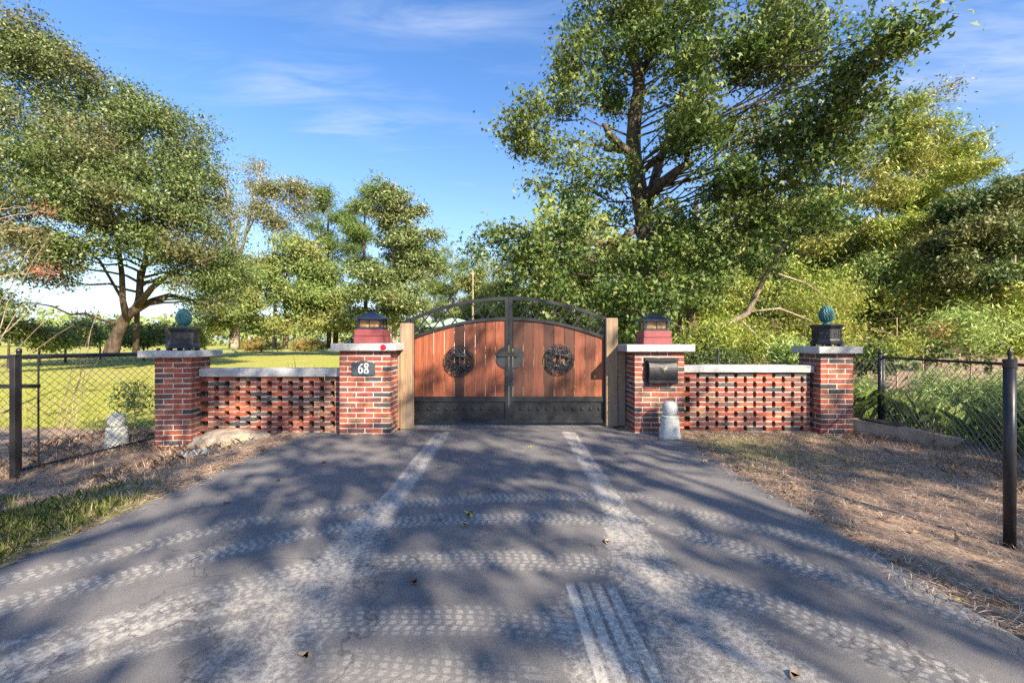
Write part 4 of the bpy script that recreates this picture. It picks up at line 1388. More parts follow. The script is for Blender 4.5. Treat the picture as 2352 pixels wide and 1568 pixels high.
    lob = pxl([(-40, 130, 130, 150, 20, 3), (50, 90, 80, 75, 20.5, 2.2), (110, 170, 95, 95, 20.5, 2.4), (40, 300, 140, 120, 19.5, 3), (190, 250, 100, 90, 21, 2.4), (250, 320, 110, 100, 20.5, 2.6), (330, 290, 80, 75, 21.5, 2),
               (400, 310, 75, 70, 22, 2), (440, 380, 60, 75, 22, 1.8), (370, 400, 100, 85, 21, 2.4), (440, 460, 85, 70, 21.5, 2.2), (140, 390, 120, 95, 19.5, 2.6), (270, 450, 120, 80, 20, 2.6), (60, 450, 110, 85, 18.5, 2.6),
               (390, 520, 100, 60, 20.8, 2.2), (470, 530, 65, 65, 21.5, 1.8), (170, 500, 110, 55, 19, 2.4), (70, 560, 75, 50, 18, 2), (280, 530, 85, 45, 20.5, 1.8), (130, 590, 48, 42, 18.2, 1.4), (220, 400, 110, 90, 19, 2.4), (330, 470, 90, 60, 19.6, 2),
               (430, 590, 65, 45, 21, 1.6), (480, 640, 50, 55, 22, 1.5), (475, 700, 40, 40, 22.5, 1.4), (520, 690, 42, 48, 22.5, 1.3), (515, 600, 42, 65, 23, 1.5), (60, 640, 60, 40, 18, 1.6), (10, 700, 50, 40, 18, 1.4), (-120, 450, 100, 220, 18, 3), (410, 590, 75, 45, 20.5, 1.6), (350, 560, 80, 38, 20, 1.6), (190, 560, 85, 40, 18.8, 1.6), (440, 650, 50, 40, 21, 1.3), (545, 640, 40, 60, 23, 1.4), (90, 610, 70, 40, 18, 1.6), (455, 420, 60, 70, 21.5, 1.6), (300, 230, 60, 50, 21.5, 1.6)])
    trunk = [(p, r * .68) for p, r in trunk]; extra = [[(p, r * .72) for p, r in e] for e in extra]
    tree('live_oak_tree', 'huge spreading oak with leaning forked trunk on the left', at(262, 812, D), trunk, lob, LM['oak'], M['bark_oak'],
         8000, 29, .138, .29, OVAL, 15, gap=-.5, twigs=.06, extra=extra, limb_r=.07, shell=.3, sub=14)
    # ---- trees across the lawn
    G = 'trees across the lawn'

    def std(name, label, x, ybase, d, w, top, lobrows, lm, bm, nc, nl, ls, sp, seed, tm=OVAL, **k):
        tr = pxt([(x, ybase, d, w), (x + 2, (ybase * 2 + top) / 3, d, w * .75), (x - 2, (ybase + 2 * top) / 3, d, w * .5), (x + 3, top, d, w * .15)])
        k.setdefault('sub', 8); k['gap'] = -.5
        return tree(name, label, at(x, ybase, d), tr, pxl(lobrows), lm, bm, int(nc * 1.15), int(nl * .98), ls * .88, sp * .75, tm, seed, group=G, **k)
    std('slender_tree', 'tall half bare tree with pale forked stem right of the oak', 545, 800, 52, 12, 480,
        [(560, 420, 55, 40, 52, 3), (590, 380, 20, 35, 52, 1.5), (520, 470, 40, 40, 52, 2.5), (570, 500, 50, 40, 52, 2.5), (510, 560, 40, 40, 52, 2.5), (600, 470, 30, 40, 52, 2)], LM['thin'], M['bark_pale'], 495, 12, 0.293, .75, 31, twigs=1.0, extra=[pxt([(548, 590, 52, 8), (530, 490, 52, 6), (515, 400, 52, 3)]), pxt([(550, 600, 52, 8), (578, 480, 52, 6), (602, 375, 52, 2)]), pxt([(565, 540, 52, 5), (600, 470, 52, 4), (640, 430, 52, 2)])], shell=.1, gap=-.05, limb_r=.16)
    std('slender_tree', 'thin leaved tree with olive crown left of the pines', 630, 800, 50, 12, 480,
        [(640, 440, 50, 40, 50, 2.5), (680, 430, 35, 30, 50, 2), (610, 500, 40, 40, 50, 2), (660, 510, 40, 40, 50, 2), (700, 470, 20, 30, 50, 1.5)], LM['thin'], M['bark_pale'], 630, 16, 0.305, .8, 32, twigs=.8, shell=.15, gap=-.05, limb_r=.15)
    std('oak_tree', 'green bushy oak behind the wall coping left of the number pillar', 655, 800, 42, 15, 600,
        [(600, 620, 70, 60, 42, 3.5), (680, 600, 70, 60, 42, 3.5), (640, 680, 110, 55, 41, 4), (560, 690, 60, 50, 42, 3), (720, 690, 70, 50, 41, 3.2), (610, 750, 80, 28, 40, 3), (700, 745, 70, 30, 40, 3)], LM['mid'], M['bark_pale'], 1500, 27, 0.317, .65, 33, twigs=.1)
    std('oak_tree', 'pale green oak with a thick light trunk beside the left end pillar', 537, 800, 36, 26, 600,
        [(510, 650, 55, 60, 36, 2.6), (560, 640, 50, 50, 36, 2.6), (540, 700, 65, 45, 36, 2.6), (500, 740, 40, 35, 35, 2)], LM['mid'], M['bark_pale'], 720, 27, 0.268, .5, 34, twigs=.1)
    std('pine_tree', 'tall loose pine behind the bushy oak', 755, 800, 56, 12, 420,
        [(750, 460, 40, 40, 56, 2.5), (790, 500, 40, 35, 56, 2.5), (730, 520, 40, 40, 56, 2.5), (770, 570, 50, 40, 56, 3), (740, 620, 50, 40, 56, 3), (810, 560, 30, 40, 56, 2)], LM['pine'], M['bark_oak'], 630, 25, 0.671, .7, 35, NEED * np.array([1, 3, 1]), twigs=.5, shell=.1)
    std('oak_tree', 'bright green oak directly behind the left gate lantern', 770, 800, 44, 14, 600,
        [(760, 640, 60, 50, 44, 3.2), (800, 690, 60, 55, 43, 3.2), (750, 720, 70, 50, 43, 3.2), (830, 740, 50, 40, 42, 2.8)], LM['mid'], M['bark_oak'], 960, 27, 0.305, .65, 36, twigs=.1)
    std('magnolia_tree', 'conical olive brown tree with dense crown left of the gate arch', 905, 800, 38, 14, 415,
        [(890, 440, 38, 30, 38, 1.6), (920, 490, 60, 40, 38, 2.2), (870, 500, 40, 40, 38, 2), (960, 540, 50, 35, 38, 2), (900, 560, 80, 45, 38, 3), (960, 610, 65, 45, 38, 2.6), (880, 640, 85, 50, 37.5, 3), (950, 690, 80, 45, 37, 3), (870, 710, 80, 45, 37, 3), (1000, 600, 25, 40, 38, 1.5)],
        LM['mag'], M['bark_pale'], 2250, 27, 0.293, .52, 37, twigs=.1, gap=-.2)
    std('pine_tree', 'green pine showing at the left shoulder of the olive tree', 838, 800, 46, 12, 440,
        [(830, 480, 35, 25, 46, 2), (850, 450, 25, 25, 46, 1.5), (815, 540, 40, 35, 46, 2.2), (840, 590, 40, 40, 46, 2.2)], LM['pine'], M['bark_oak'], 420, 25, 0.610, .6, 38, NEED * np.array([1, 3, 1]), twigs=.3, shell=.1)
    for (x, top, d, lm, bmn, sd, lab) in ((1000, 640, 72, 'mid', 'bark_pale', 46, 'distant green tree just right of the olive tree'), (1085, 630, 74, 'mid', 'bark_pale', 47, 'distant green tree behind the thin pole'), (1155, 625, 72, 'pine', 'bark_pale', 48, 'distant pine left of the gate peak'), (1040, 560, 60, 'pine', 'bark_pale', 41, 'light green pine behind the left half of the gate arch'),
                                         (1110, 560, 55, 'mid', 'bark_pale', 42, 'pale green tree behind the peak of the gate arch'),
                                         (1180, 555, 48, 'mid', 'bark_oak', 43, 'sunlit green tree behind the gate peak under the dark bough'),
                                         (1265, 585, 42, 'mid', 'bark_oak', 44, 'green tree behind the right half of the gate arch'),
                                         (1350, 580, 36, 'dark', 'bark_oak', 45, 'dark green tree behind the right gate post')):
        h = 790 - top
        std('broadleaf_tree' if lm != 'pine' else 'pine_tree', lab, x, 800, d, 9, top,
            [(x, top + h * .2, 38, h * .2, d, 2.2), (x - 25, top + h * .45, 45, h * .2, d, 2.6), (x + 28, top + h * .5, 45, h * .22, d, 2.6), (x, top + h * .72, 62, h * .2, d, 3), (x + 10, top + h * .9, 60, h * .13, d, 3)],
            LM[lm], M[bmn], 780, 25, 0.329, .62, sd, tm=OVAL if lm != 'pine' else NEED * np.array([2, 6, 1]), twigs=.15)
    # ---- right hand wood
    W = 'trees of the wood on the right'

    def rt(name, label, path, lobrows, lm, bm, nc, nl, ls, sp, seed, tm=OVAL, **k):
        tr = pxt(path)
        k.setdefault('sub', 8); k['gap'] = -.5
        return tree(name, label, tr[0][0], tr, pxl(lobrows), lm, bm, int(nc * 1.05), int(nl * .95), ls * .95, sp * .78, tm, seed, group=W, **k)
    rt('cypress_tree', 'feathery yellow green tree rising behind the right end pillar', [(2110, 850, 21, 22), (2105, 650, 21, 18), (2100, 450, 21, 12), (2090, 250, 21, 5)],
       [(2080, 290, 70, 50, 21, 1.8), (2150, 340, 70, 55, 21, 1.8), (2030, 370, 80, 55, 21, 2), (2130, 430, 90, 60, 20.5, 2.2), (2000, 460, 90, 60, 20.5, 2.2), (2090, 530, 110, 60, 20, 2.4), (1960, 560, 80, 60, 20, 2), (2040, 620, 110, 55, 19.5, 2.4), (2180, 480, 50, 60, 20.5, 1.6)],
       LM['yel'], M['bark_pale'], 2250, 32, 0.207, .36, 51, LONG * np.array([1, 1.5, 1]), twigs=.15, gap=-.15)
    rt('pine_tree', 'pine with tufted branch ends against the sky at the right', [(2230, 850, 30, 12), (2225, 600, 30, 10), (2215, 380, 30, 5)],
       [(2190, 350, 50, 30, 30, 1.6), (2240, 390, 50, 25, 30, 1.6), (2170, 420, 40, 30, 30, 1.6), (2250, 440, 50, 30, 30, 1.8)], LM['pine'], M['bark_oak'], 390, 25, 0.415, .36, 52, NEED * np.array([1, 3, 1]), twigs=.3, shell=.1)
    rt('holly_tree', 'dense dark evergreen at the right edge above the fence', [(2270, 860, 16, 20), (2268, 700, 16, 16), (2260, 500, 16, 8)],
       [(2230, 470, 55, 40, 16.5, 1.2), (2300, 480, 60, 45, 16.5, 1.3), (2210, 550, 60, 50, 16, 1.4), (2300, 570, 75, 55, 16, 1.5), (2240, 640, 80, 50, 15.5, 1.5), (2340, 650, 50, 60, 15.5, 1.2), (2170, 620, 40, 45, 16, 1)],
       LM['dark'], M['bark_oak'], 1650, 30, 0.152, .28, 53, twigs=.12, gap=-.15)
    rt('thin_tree', 'thin bare topped grey tree at the far right edge', [(2335, 850, 20, 10), (2330, 600, 20, 8), (2340, 420, 20, 3)], [(2330, 430, 30, 40, 20, 1), (2340, 500, 25, 50, 20, 1)], LM['thin'], M['bark_pale'], 135, 10, 0.195, .4, 54, twigs=1, shell=.1)
    rt('tan_tree', 'thinning tan crowned tree behind the tall tree', [(1800, 850, 26, 16), (1798, 600, 26, 12), (1790, 290, 26, 5)],
       [(1770, 280, 90, 40, 26, 2), (1850, 290, 70, 40, 26, 2), (1730, 330, 70, 50, 26, 2), (1960, 270, 90, 40, 26, 2), (2120, 230, 90, 30, 26, 1.6)], LM['thin'], M['bark_pale'], 495, 15, 0.183, .5, 55, twigs=1.0, shell=.1, limb_r=.05)
    rt('wood_tree', 'mid green tree in the shade behind the mailbox pillar', [(1590, 830, 15, 26), (1588, 700, 15, 22), (1592, 600, 15, 18), (1600, 450, 15, 8)],
       [(1560, 560, 80, 60, 15.5, 1.4), (1650, 580, 80, 60, 15.5, 1.4), (1500, 650, 70, 50, 15, 1.2), (1600, 660, 80, 45, 15.5, 1.2), (1420, 680, 60, 50, 15, 1.2), (1450, 740, 70, 35, 14, 1)], LM['mid'], M['bark_oak'], 1200, 27, 0.159, .30, 56, twigs=.2)
    rt('wood_tree', 'dark green tree deep in the wood right of centre', [(1850, 840, 24, 20), (1850, 650, 24, 16), (1845, 450, 24, 8)],
       [(1820, 480, 120, 70, 24, 2.4), (1900, 560, 120, 70, 24, 2.4), (1780, 590, 120, 70, 24, 2.4), (1880, 660, 120, 60, 23.5, 2.4), (1740, 680, 100, 60, 23.5, 2.2)], LM['mid'], M['bark_pale'], 1350, 30, 0.232, .5, 57, twigs=.1)
    rt('wood_tree', 'bright green tree behind the drooping shrubs at the far right', [(2200, 850, 24, 14), (2200, 700, 24, 12), (2195, 540, 24, 6)],
       [(2150, 590, 90, 60, 24, 2), (2250, 560, 90, 60, 24, 2), (2330, 530, 60, 70, 24, 2), (2180, 680, 100, 50, 23.5, 2), (2290, 690, 90, 50, 23, 2)], LM['mid'], M['bark_pale'], 1200, 30, 0.220, .45, 58, twigs=.1)
    for i, (x, y, d, lm, lab) in enumerate(((1640, 690, 17, 'yel', 'yellow green understory tree behind the mailbox pillar'), (1760, 660, 18, 'mid', 'light green understory tree above the middle of the right wall'), (1880, 690, 17, 'yel', 'yellow green understory tree just left of the right pine cone'),
                                          (1990, 680, 18, 'mid', 'light green understory tree just right of the right pine cone'), (2100, 690, 17, 'yel', 'yellow green understory tree above the right fence post'), (2220, 680, 18, 'mid', 'light green understory tree above the right fence rail'), (2330, 700, 15, 'yel', 'yellow green understory tree at the right edge'))):
        rt('understory_tree', lab, [(x, 850, d, 8), (x + 6, 740, d, 6), (x - 4, y - 40, d, 3)], [(x, y - 50, 60, 45, d, 1.2), (x - 45, y, 55, 45, d, 1.2), (x + 45, y + 5, 55, 45, d, 1.2), (x, y + 60, 75, 45, d, 1.2), (x - 40, y + 85, 50, 30, d, 1), (x + 40, y + 85, 50, 30, d, 1)], LM[lm], M['bark_pale'], 520, 24, .15, .30, 160 + i)
    # leaning pale dead stem and bare trunks
    S = thing('leaning_trunk', 'pale bare trunk leaning right above the right wall', 'trunk', at(1610, 800, 12))
    b_ = S.location
    q = pxt([(1560, 790, 12, 14), (1620, 752, 12, 16), (1680, 740, 11.8, 15), (1718, 718, 11.6, 14), (1745, 660, 11.4, 13), (1775, 605, 11.2, 11), (1802, 560, 11, 8)])
    MB().tube([p - b_ for p, r in q], [r for p, r in q], 9).build('stem', M['bark_pale'], S, smooth=True)
    for pa in ([(1720, 716, 11.6, 6), (1790, 708, 11.8, 5), (1860, 735, 12, 3), (1900, 770, 12, 2)], [(1775, 625, 11.2, 5), (1850, 650, 11.6, 4), (1910, 690, 12, 2)], [(1700, 735, 11.7, 6), (1760, 790, 11.6, 4), (1800, 840, 11.5, 2)]):
        q = pxt(pa); MB().tube([p - b_ for p, r in q], [r for p, r in q], 6).build('branch', M['bark_pale'], S, smooth=True)
    for i, (xx, d, w, yt, bm) in enumerate(((1556, 17, 12, 480, 'bark_oak'), (1690, 23, 11, 400, 'bark_pale'), (2020, 24, 10, 380, 'bark_pale'), (2125, 25, 12, 380, 'bark_pale'), (1760, 25, 10, 400, 'bark_oak'), (1930, 24, 8, 380, 'bark_pale'))):
        lab = ['slim dark trunk just left of the wood behind the mailbox lantern', 'slim pale trunk above the left part of the right wall', 'slim pale trunk right of the right pine cone', 'pale straight trunk below the feathery tree', 'dark trunk deep in the wood above the right wall', 'thin pale stem left of the right pine cone'][i]
        p0, p1 = at(xx, 850, d), at(xx + rnd.uniform(-12, 12), yt, d)
        tag(MB().tube([(0, 0, 0), ((p1 - p0) * .5) + Vector((.08, 0, 0)), p1 - p0], [w / 2 / FPX * d, w * .42 / FPX * d, w * .3 / FPX * d], 8).build('tree_trunk', M[bm], None, p0, smooth=True), lab, 'trunk', 'bare trunks in the wood')
    # ---- shrubs
    SH = 'shrubs along the wood edge'
    for i, (lab, lm, rows, nc, nl, ls, sp, tm) in enumerate((
            ('yellow green bush beside the mailbox lantern', 'yel', [(1640, 770, 40, 40, 10, .5), (1600, 800, 30, 35, 10, .45)], 150, 26, .085, .16, LONG),
            ('yellow green bush above the middle of the right wall', 'yel', [(1740, 790, 50, 40, 10.5, .6), (1790, 760, 45, 40, 10.8, .6)], 190, 26, .09, .17, LONG),
            ('dark leafy shrub behind the right wall coping next to the mailbox pillar', 'dark', [(1620, 830, 35, 30, 9.6, .4), (1680, 825, 35, 28, 9.6, .4)], 110, 22, .10, .16, LONG),
            ('pale green weed clump behind the right wall near the end pillar', 'fern', [(1800, 815, 45, 30, 9, .4), (1745, 830, 40, 25, 9, .4)], 110, 24, .10, .15, LONG),
            ('yellowish brushy shrub left of the right pine cone', 'yel', [(1850, 700, 50, 50, 13, .8), (1820, 750, 50, 40, 13, .8), (1900, 690, 40, 50, 13.5, .8)], 220, 22, .085, .22, LONG),
            ('rusty orange shrub right of the right pine cone', 'rust', [(2060, 730, 55, 35, 12, .7), (2010, 760, 50, 35, 11.6, .6), (2110, 750, 45, 40, 12, .6)], 260, 24, .075, .18, OVAL),
            ('yellow green shrub beside the right end pillar cap', 'yel', [(1990, 790, 45, 35, 10, .5), (2040, 790, 45, 30, 10.2, .5)], 170, 26, .085, .16, LONG),
            ('light green feathery bush over the right fence', 'fern', [(2230, 745, 60, 35, 12, .7), (2290, 760, 50, 40, 11.6, .7), (2340, 740, 40, 50, 11.6, .6)], 260, 26, .11, .22, LONG),
            ('dark bank of brush under the light green bush', 'dark', [(2120, 800, 80, 30, 10.5, .6), (2230, 810, 80, 35, 10, .6), (2330, 820, 60, 40, 9.6, .6), (2020, 830, 50, 30, 10, .5)], 320, 24, .085, .20, OVAL))):
        lob = pxl(rows)
        c = lob[0][0]; g0 = Vector((c.x, c.y, gz(c.x, c.y)))
        tree('shrub', lab, g0, [(g0, .03), (g0 * .6 + c * .4, .022), (c, .010)], lob, LM[lm], M['twig'], int(nc * 1.8), nl, ls * 1.25, sp, tm, 70 + i, group=SH, twigs=.6, shell=.15, cat='shrub', limb_r=.02)
    # drooping pale foliage inside the right fence
    for i, (lab, rows, nc) in enumerate((('drooping pale green feathery plant between the end pillar and the fence post', [(1990, 905, 32, 50, 7.9, .3)], 90),
                                         ('large drooping pale green plant behind the right fence', [(2150, 880, 60, 40, 8.2, .5), (2210, 900, 70, 45, 8.0, .5), (2140, 930, 70, 35, 7.8, .4)], 330),
                                         ('drooping pale green plant at the right edge behind the fence', [(2310, 890, 60, 50, 7.6, .5), (2360, 930, 60, 50, 7.4, .5)], 260))):
        lob = pxl(rows); c = lob[0][0]; g0 = Vector((c.x, c.y, gz(c.x, c.y)))
        tree('feathery_plant', lab, g0, [(g0, .02), ((g0 + c) / 2, .015), (c, .008)], lob, LM['fern'], M['twig'], int(nc * 1.8), 34, .11, .15, LONG * np.array([1, .7, 1]), 90 + i, group='feathery plants behind the right fence', twigs=.4, shell=.2, droop=1.6, cat='plant', limb_r=.014, squash=.4)
    # dark wood floor plants
    for i, (x, d) in enumerate(((2080, 8.6), (2250, 8.4))):
        rows = [(x, 985, 90, 40, d, .5)]
        lob = pxl(rows); c = lob[0][0]; g0 = Vector((c.x, c.y, gz(c.x, c.y) - .05))
        tree('weed_clump', ['dark weeds behind the fence near its end post', 'dark weeds behind the right fence below the drooping plants'][i], g0, [(g0, .02), ((g0 + c) / 2, .015), (c, .008)], lob, LM['mid'], M['twig'], 360, 26, .11, .16, LONG, 97 + i, group='weeds behind the right fence', twigs=.4, shell=.1, cat='plant', limb_r=.014)
    # crape myrtle with red seed heads
    T = tree('crape_myrtle', 'twiggy shrub tree with red brown seed heads at the left edge', at(-30, 905, 9), pxt([(-30, 905, 9, 14), (-40, 800, 9, 12), (-30, 650, 9, 9), (0, 480, 9, 4)]),
             pxl([(30, 450, 45, 35, 9, .4), (80, 480, 40, 28, 9, .35), (15, 510, 45, 35, 8.8, .4), (90, 530, 35, 25, 9, .3), (40, 580, 60, 30, 9, .4), (10, 640, 40, 30, 9, .3), (95, 620, 25, 18, 9, .25), (130, 490, 20, 14, 9, .2)]),
             LM['berry'], M['twig'], 230, 15, .040, .07, OVAL, 101, twigs=1.0, shell=.1, limb_r=.016)
    hd = []
    for (x, y, x2, y2) in ((-40, 860, 110, 600), (-40, 820, 150, 640), (-30, 800, 130, 510), (-40, 780, 90, 540), (-40, 900, 170, 745), (-40, 880, 130, 720)):
        hd.append(bez(at(x, y, 9) - T.location, at(x2, y2, 9) - T.location, .15, 6, rnd, .03))
    mb = MB()
    for p in hd: mb.tube(p, [.011, .010, .009, .008, .006, .005, .003], 5)
    mb.build('stems', M['bark_pale'], T)
    # thin canes by the left fence
    cn = thing('dry_cane', 'thin pale dry canes leaning behind the left chain link fence', 'plant', at(150, 1010, 6.9))
    for (x, y, x2, y2, w) in ((140, 1000, 250, 640, .009), (150, 990, 210, 760, .008), (160, 980, 235, 800, .007), (135, 1000, 175, 800, .006), (170, 990, 215, 740, .006), (120, 1000, 190, 790, .006)):
        p = bez(at(x, y, 6.9), at(x2, y2, 6.9), .05, 6, rnd, .025)
        MB().tube([q - cn.location for q in p], [w * (1 - .7 * k / 6) for k in range(7)], 5).build('stem', M['twig'], cn)
    # weed by the left pillar, behind the fence
    lob = pxl([(310, 930, 30, 40, 7.4, .25), (290, 900, 30, 25, 7.4, .25), (325, 900, 22, 25, 7.4, .2)])
    g0 = Vector((lob[0][0].x, lob[0][0].y, -.2))
    tree('weed_clump', 'leafy weed behind the left fence next to the end pillar', g0, [(g0, .012), (g0 + Vector((0, 0, .3)), .008), (lob[0][0], .005)], lob, LM['mid'], M['twig'], 70, 12, .06, .10, OVAL, 111, twigs=1, shell=.1, cat='plant', limb_r=.008)
    # sprigs of weed behind the left coping
    sg = thing('weed_sprig', 'dark sprigs of weed rising just behind the left wall coping', 'plant', (at(700, 850, 7)[0], 7.0, .0))
    for k in range(7):
        x = rnd.uniform(-.45, .35); h = rnd.uniform(.95, 1.06) + (.1 if k == 2 else 0)
        MB().tube([(x, 0, 0), (x + .02, .01, h * .6), (x + rnd.uniform(-.08, .08), .02, h)], [.006, .005, .002], 4).build('stem', M['bark_oak'], sg)
    # low bushes along the far side of the lawn
    HB = 'bushes at the far edge of the lawn'
    for i, (x, y, rx, ry, d, lm) in enumerate(((150, 760, 70, 28, 30, 'dark'), (230, 755, 60, 32, 34, 'mid'), (90, 775, 60, 22, 26, 'mid'), (330, 770, 60, 26, 32, 'dark'), (395, 765, 50, 28, 36, 'mid'), (470, 770, 40, 26, 34, 'yel'),
                                              (600, 790, 50, 14, 58, 'rust'), (700, 790, 50, 14, 60, 'rust'), (840, 785, 50, 18, 55, 'dark'), (960, 785, 60, 16, 60, 'mid'), (20, 760, 50, 30, 24, 'dark'))):
        lab = ['dark bush left of the oak trunk, above the left fence', 'green bush just left of the oak trunk', 'low green bush behind the dry canes', 'dark bush at the foot of the oak', 'green bush between the oak and the left pine cone', 'yellow green bush right of the left pine cone',
               'rusty low growth under the pale trunks', 'rusty low growth below the bushy oak', 'dark low bush left of the lantern base', 'green low bush right of the left lantern', 'dark bush at the left edge behind the seed heads'][i]
        lob = pxl([(x, y, rx, ry, d, 1.2), (x - rx * .5, y + ry * .3, rx * .6, ry * .7, d, 1), (x + rx * .5, y + ry * .3, rx * .6, ry * .7, d, 1)])
        c = lob[0][0]; g0 = Vector((c.x, c.y, gz(c.x, c.y)))
        tree('bush', lab, g0, [(g0, .08), ((g0 + c) / 2, .05), (c, .02)], lob, LM[lm], M['bark_oak'], 300, 20, .20, .32, OVAL, 130 + i, group=HB, twigs=.1, cat='bush', limb_r=.04)

    # far-off woods that close the horizon
    rg = np.random.default_rng(400)
    n = 20000
    th = rg.uniform(-1.15, 1.15, n)
    dd = rg.uniform(150, 190, n)
    X = np.sin(th) * dd * 1.2; Y = np.cos(th) * dd
    hh = np.array([8.5 + 5 * mnoise.noise(Vector((a * .045, b * .02, 3))) + 3 * mnoise.noise(Vector((a * .16, b * .06, 6))) for a, b in zip(X, Y)])
    Z = rg.random(n) ** .8 * hh
    P = np.stack([X, Y, Z], 1)
    o = leaves('far_woods', None, P, rg.uniform(1.0, 2.1, n), rg.normal(size=(n, 3)) + np.array([.4, -.8, .5]), OVAL * np.array([1, 1.6, 1]), LM['mid'], rg)
    tag(o, 'far off belt of trees along the horizon beyond the lawn', 'woods', kind='stuff')
    n = 42000
    X = rg.uniform(2, 75, n); Y = rg.uniform(34, 46, n) + np.abs(X - 20) * .1
    hh = np.array([12.5 + 5 * mnoise.noise(Vector((a * .12, b * .05, 3))) + 2.5 * mnoise.noise(Vector((a * .4, b * .2, 6))) for a, b in zip(X, Y)])
    Z = rg.random(n) ** .9 * hh
    P = np.stack([X, Y, Z], 1)
    o = leaves('wood_backdrop', None, P, rg.uniform(.42, .80, n), rg.normal(size=(n, 3)) + np.array([.4, -.8, .5]), OVAL * np.array([1, 1.5, 1]), LM['mid'], rg)
    tag(o, 'thick wood behind the nearer trees on the right', 'woods', kind='stuff')


woodland()


# ------------------------------------------------------------------ trees behind the viewer, whose shade falls on the drive
SH_N, SH_S, SH_G, SH_F = 225, .225, .0, .70


def shade_trees():
    specs = [((2.8, -7.6, 0), [((1.6, -5.6, 8.0), 2.6), ((4.6, -7.5, 9.2), 2.8), ((3.0, -9.5, 7.8), 2.6), ((5.2, -5.4, 7.6), 2.3), ((1.0, -4.2, 9.4), 2.2), ((3.8, -4.3, 10.0), 2.3)], 381),
             ((9.0, -7.4, 0), [((8.2, -4.9, 7.8), 2.6), ((9.8, -8.0, 9.8), 3.0), ((7.2, -8.6, 9.4), 2.7), ((11.6, -5.8, 8.2), 2.5), ((10.6, -10.6, 8.6), 2.6), ((6.8, -4.4, 10.2), 2.2)], 382),
             ((14.2, -7.6, 0), [((14.0, -5.0, 8.2), 2.5), ((15.2, -8.4, 9.6), 2.4)], 383)]
    labs = ['broadleaf tree behind the viewer, nearest the driveway', 'broadleaf tree behind the viewer, the middle of three', 'broadleaf tree behind the viewer, farthest to the right']
    for (b, lob, sd), lab in zip(specs, labs):
        b = Vector(b)
        tr = [(b, .32), (b + Vector((.1, 0, 2.6)), .25), (b + Vector((0, .2, 5.5)), .19), (b + Vector((.2, 0, 9)), .09)]
        tree('shade_tree', lab, b, tr, [(c, (r, r, r * .8)) for c, r in lob], LM['gum'], M['bark_gum'], SH_N, 38, .155, SH_S, OVAL * np.array([1, 1.7, 1]), sd, group='trees behind the viewer', twigs=.2, shell=.1, gap=SH_G, gfreq=SH_F, limb_r=.07)


shade_trees()


# ------------------------------------------------------------------ house and pole beyond the gate
def far_things():
    h = thing('house', 'small white house with pale green roof seen through the left gate arch', 'house', (at(1045, 800, 46)[0], 46, gz(-6, 46)))
    wl = MB().box((0, 3, 1.45), (5.0, 6, 2.9)); wl.build('wall', M['white'], h)
    gm = paint_mat('pale green metal roof', (.26, .42, .36), .5, .15)
    MB().prism([(-3.0, 2.85), (3.0, 2.85), (3.0, 2.95), (0.3, 3.75), (-.3, 3.75), (-3.0, 2.95)], -.7, 6.7).build('roof', gm, h)
    for x in (-1.6, 0, 1.6):
        w_ = MB().box((0, 0, 0), (.9, .08, 1.2)).build('window', M['white'], h, (x, -.03, 1.7))
        MB().box((0, -.045, 0), (.74, .02, 1.04)).build('pane', M['plaque'], w_)
    p = thing('utility_pole', 'thin pale pole rising beyond the gate left of its peak', 'pole', (at(1086, 800, 40)[0], 40, gz(-3.6, 40) - .3))
    MB().tube([(0, 0, 0), (0, 0, 8.2)], [.10, .075], 10).build('shaft', M['bark_pale'], p)
    MB().box((0, 0, 7.9), (.5, .08, .08)).build('crossarm', M['bark_pale'], p)
    f = thing('picket_fence', 'short white picket fence far behind the left timber post', 'fence', (at(900, 790, 44)[0], 44, gz(-12, 44)))
    for k in range(8):
        MB().box((k * .22 - .8, 0, .6 + (.3 if k == 6 else 0)), (.12, .03, 1.2 + (.6 if k == 6 else 0))).build('picket', M['white'], f)
    MB().box((0, .03, .9), (2.0, .04, .08)).box((0, .03, .35), (2.0, .04, .08)).build('rail', M['white'], f)


far_things()


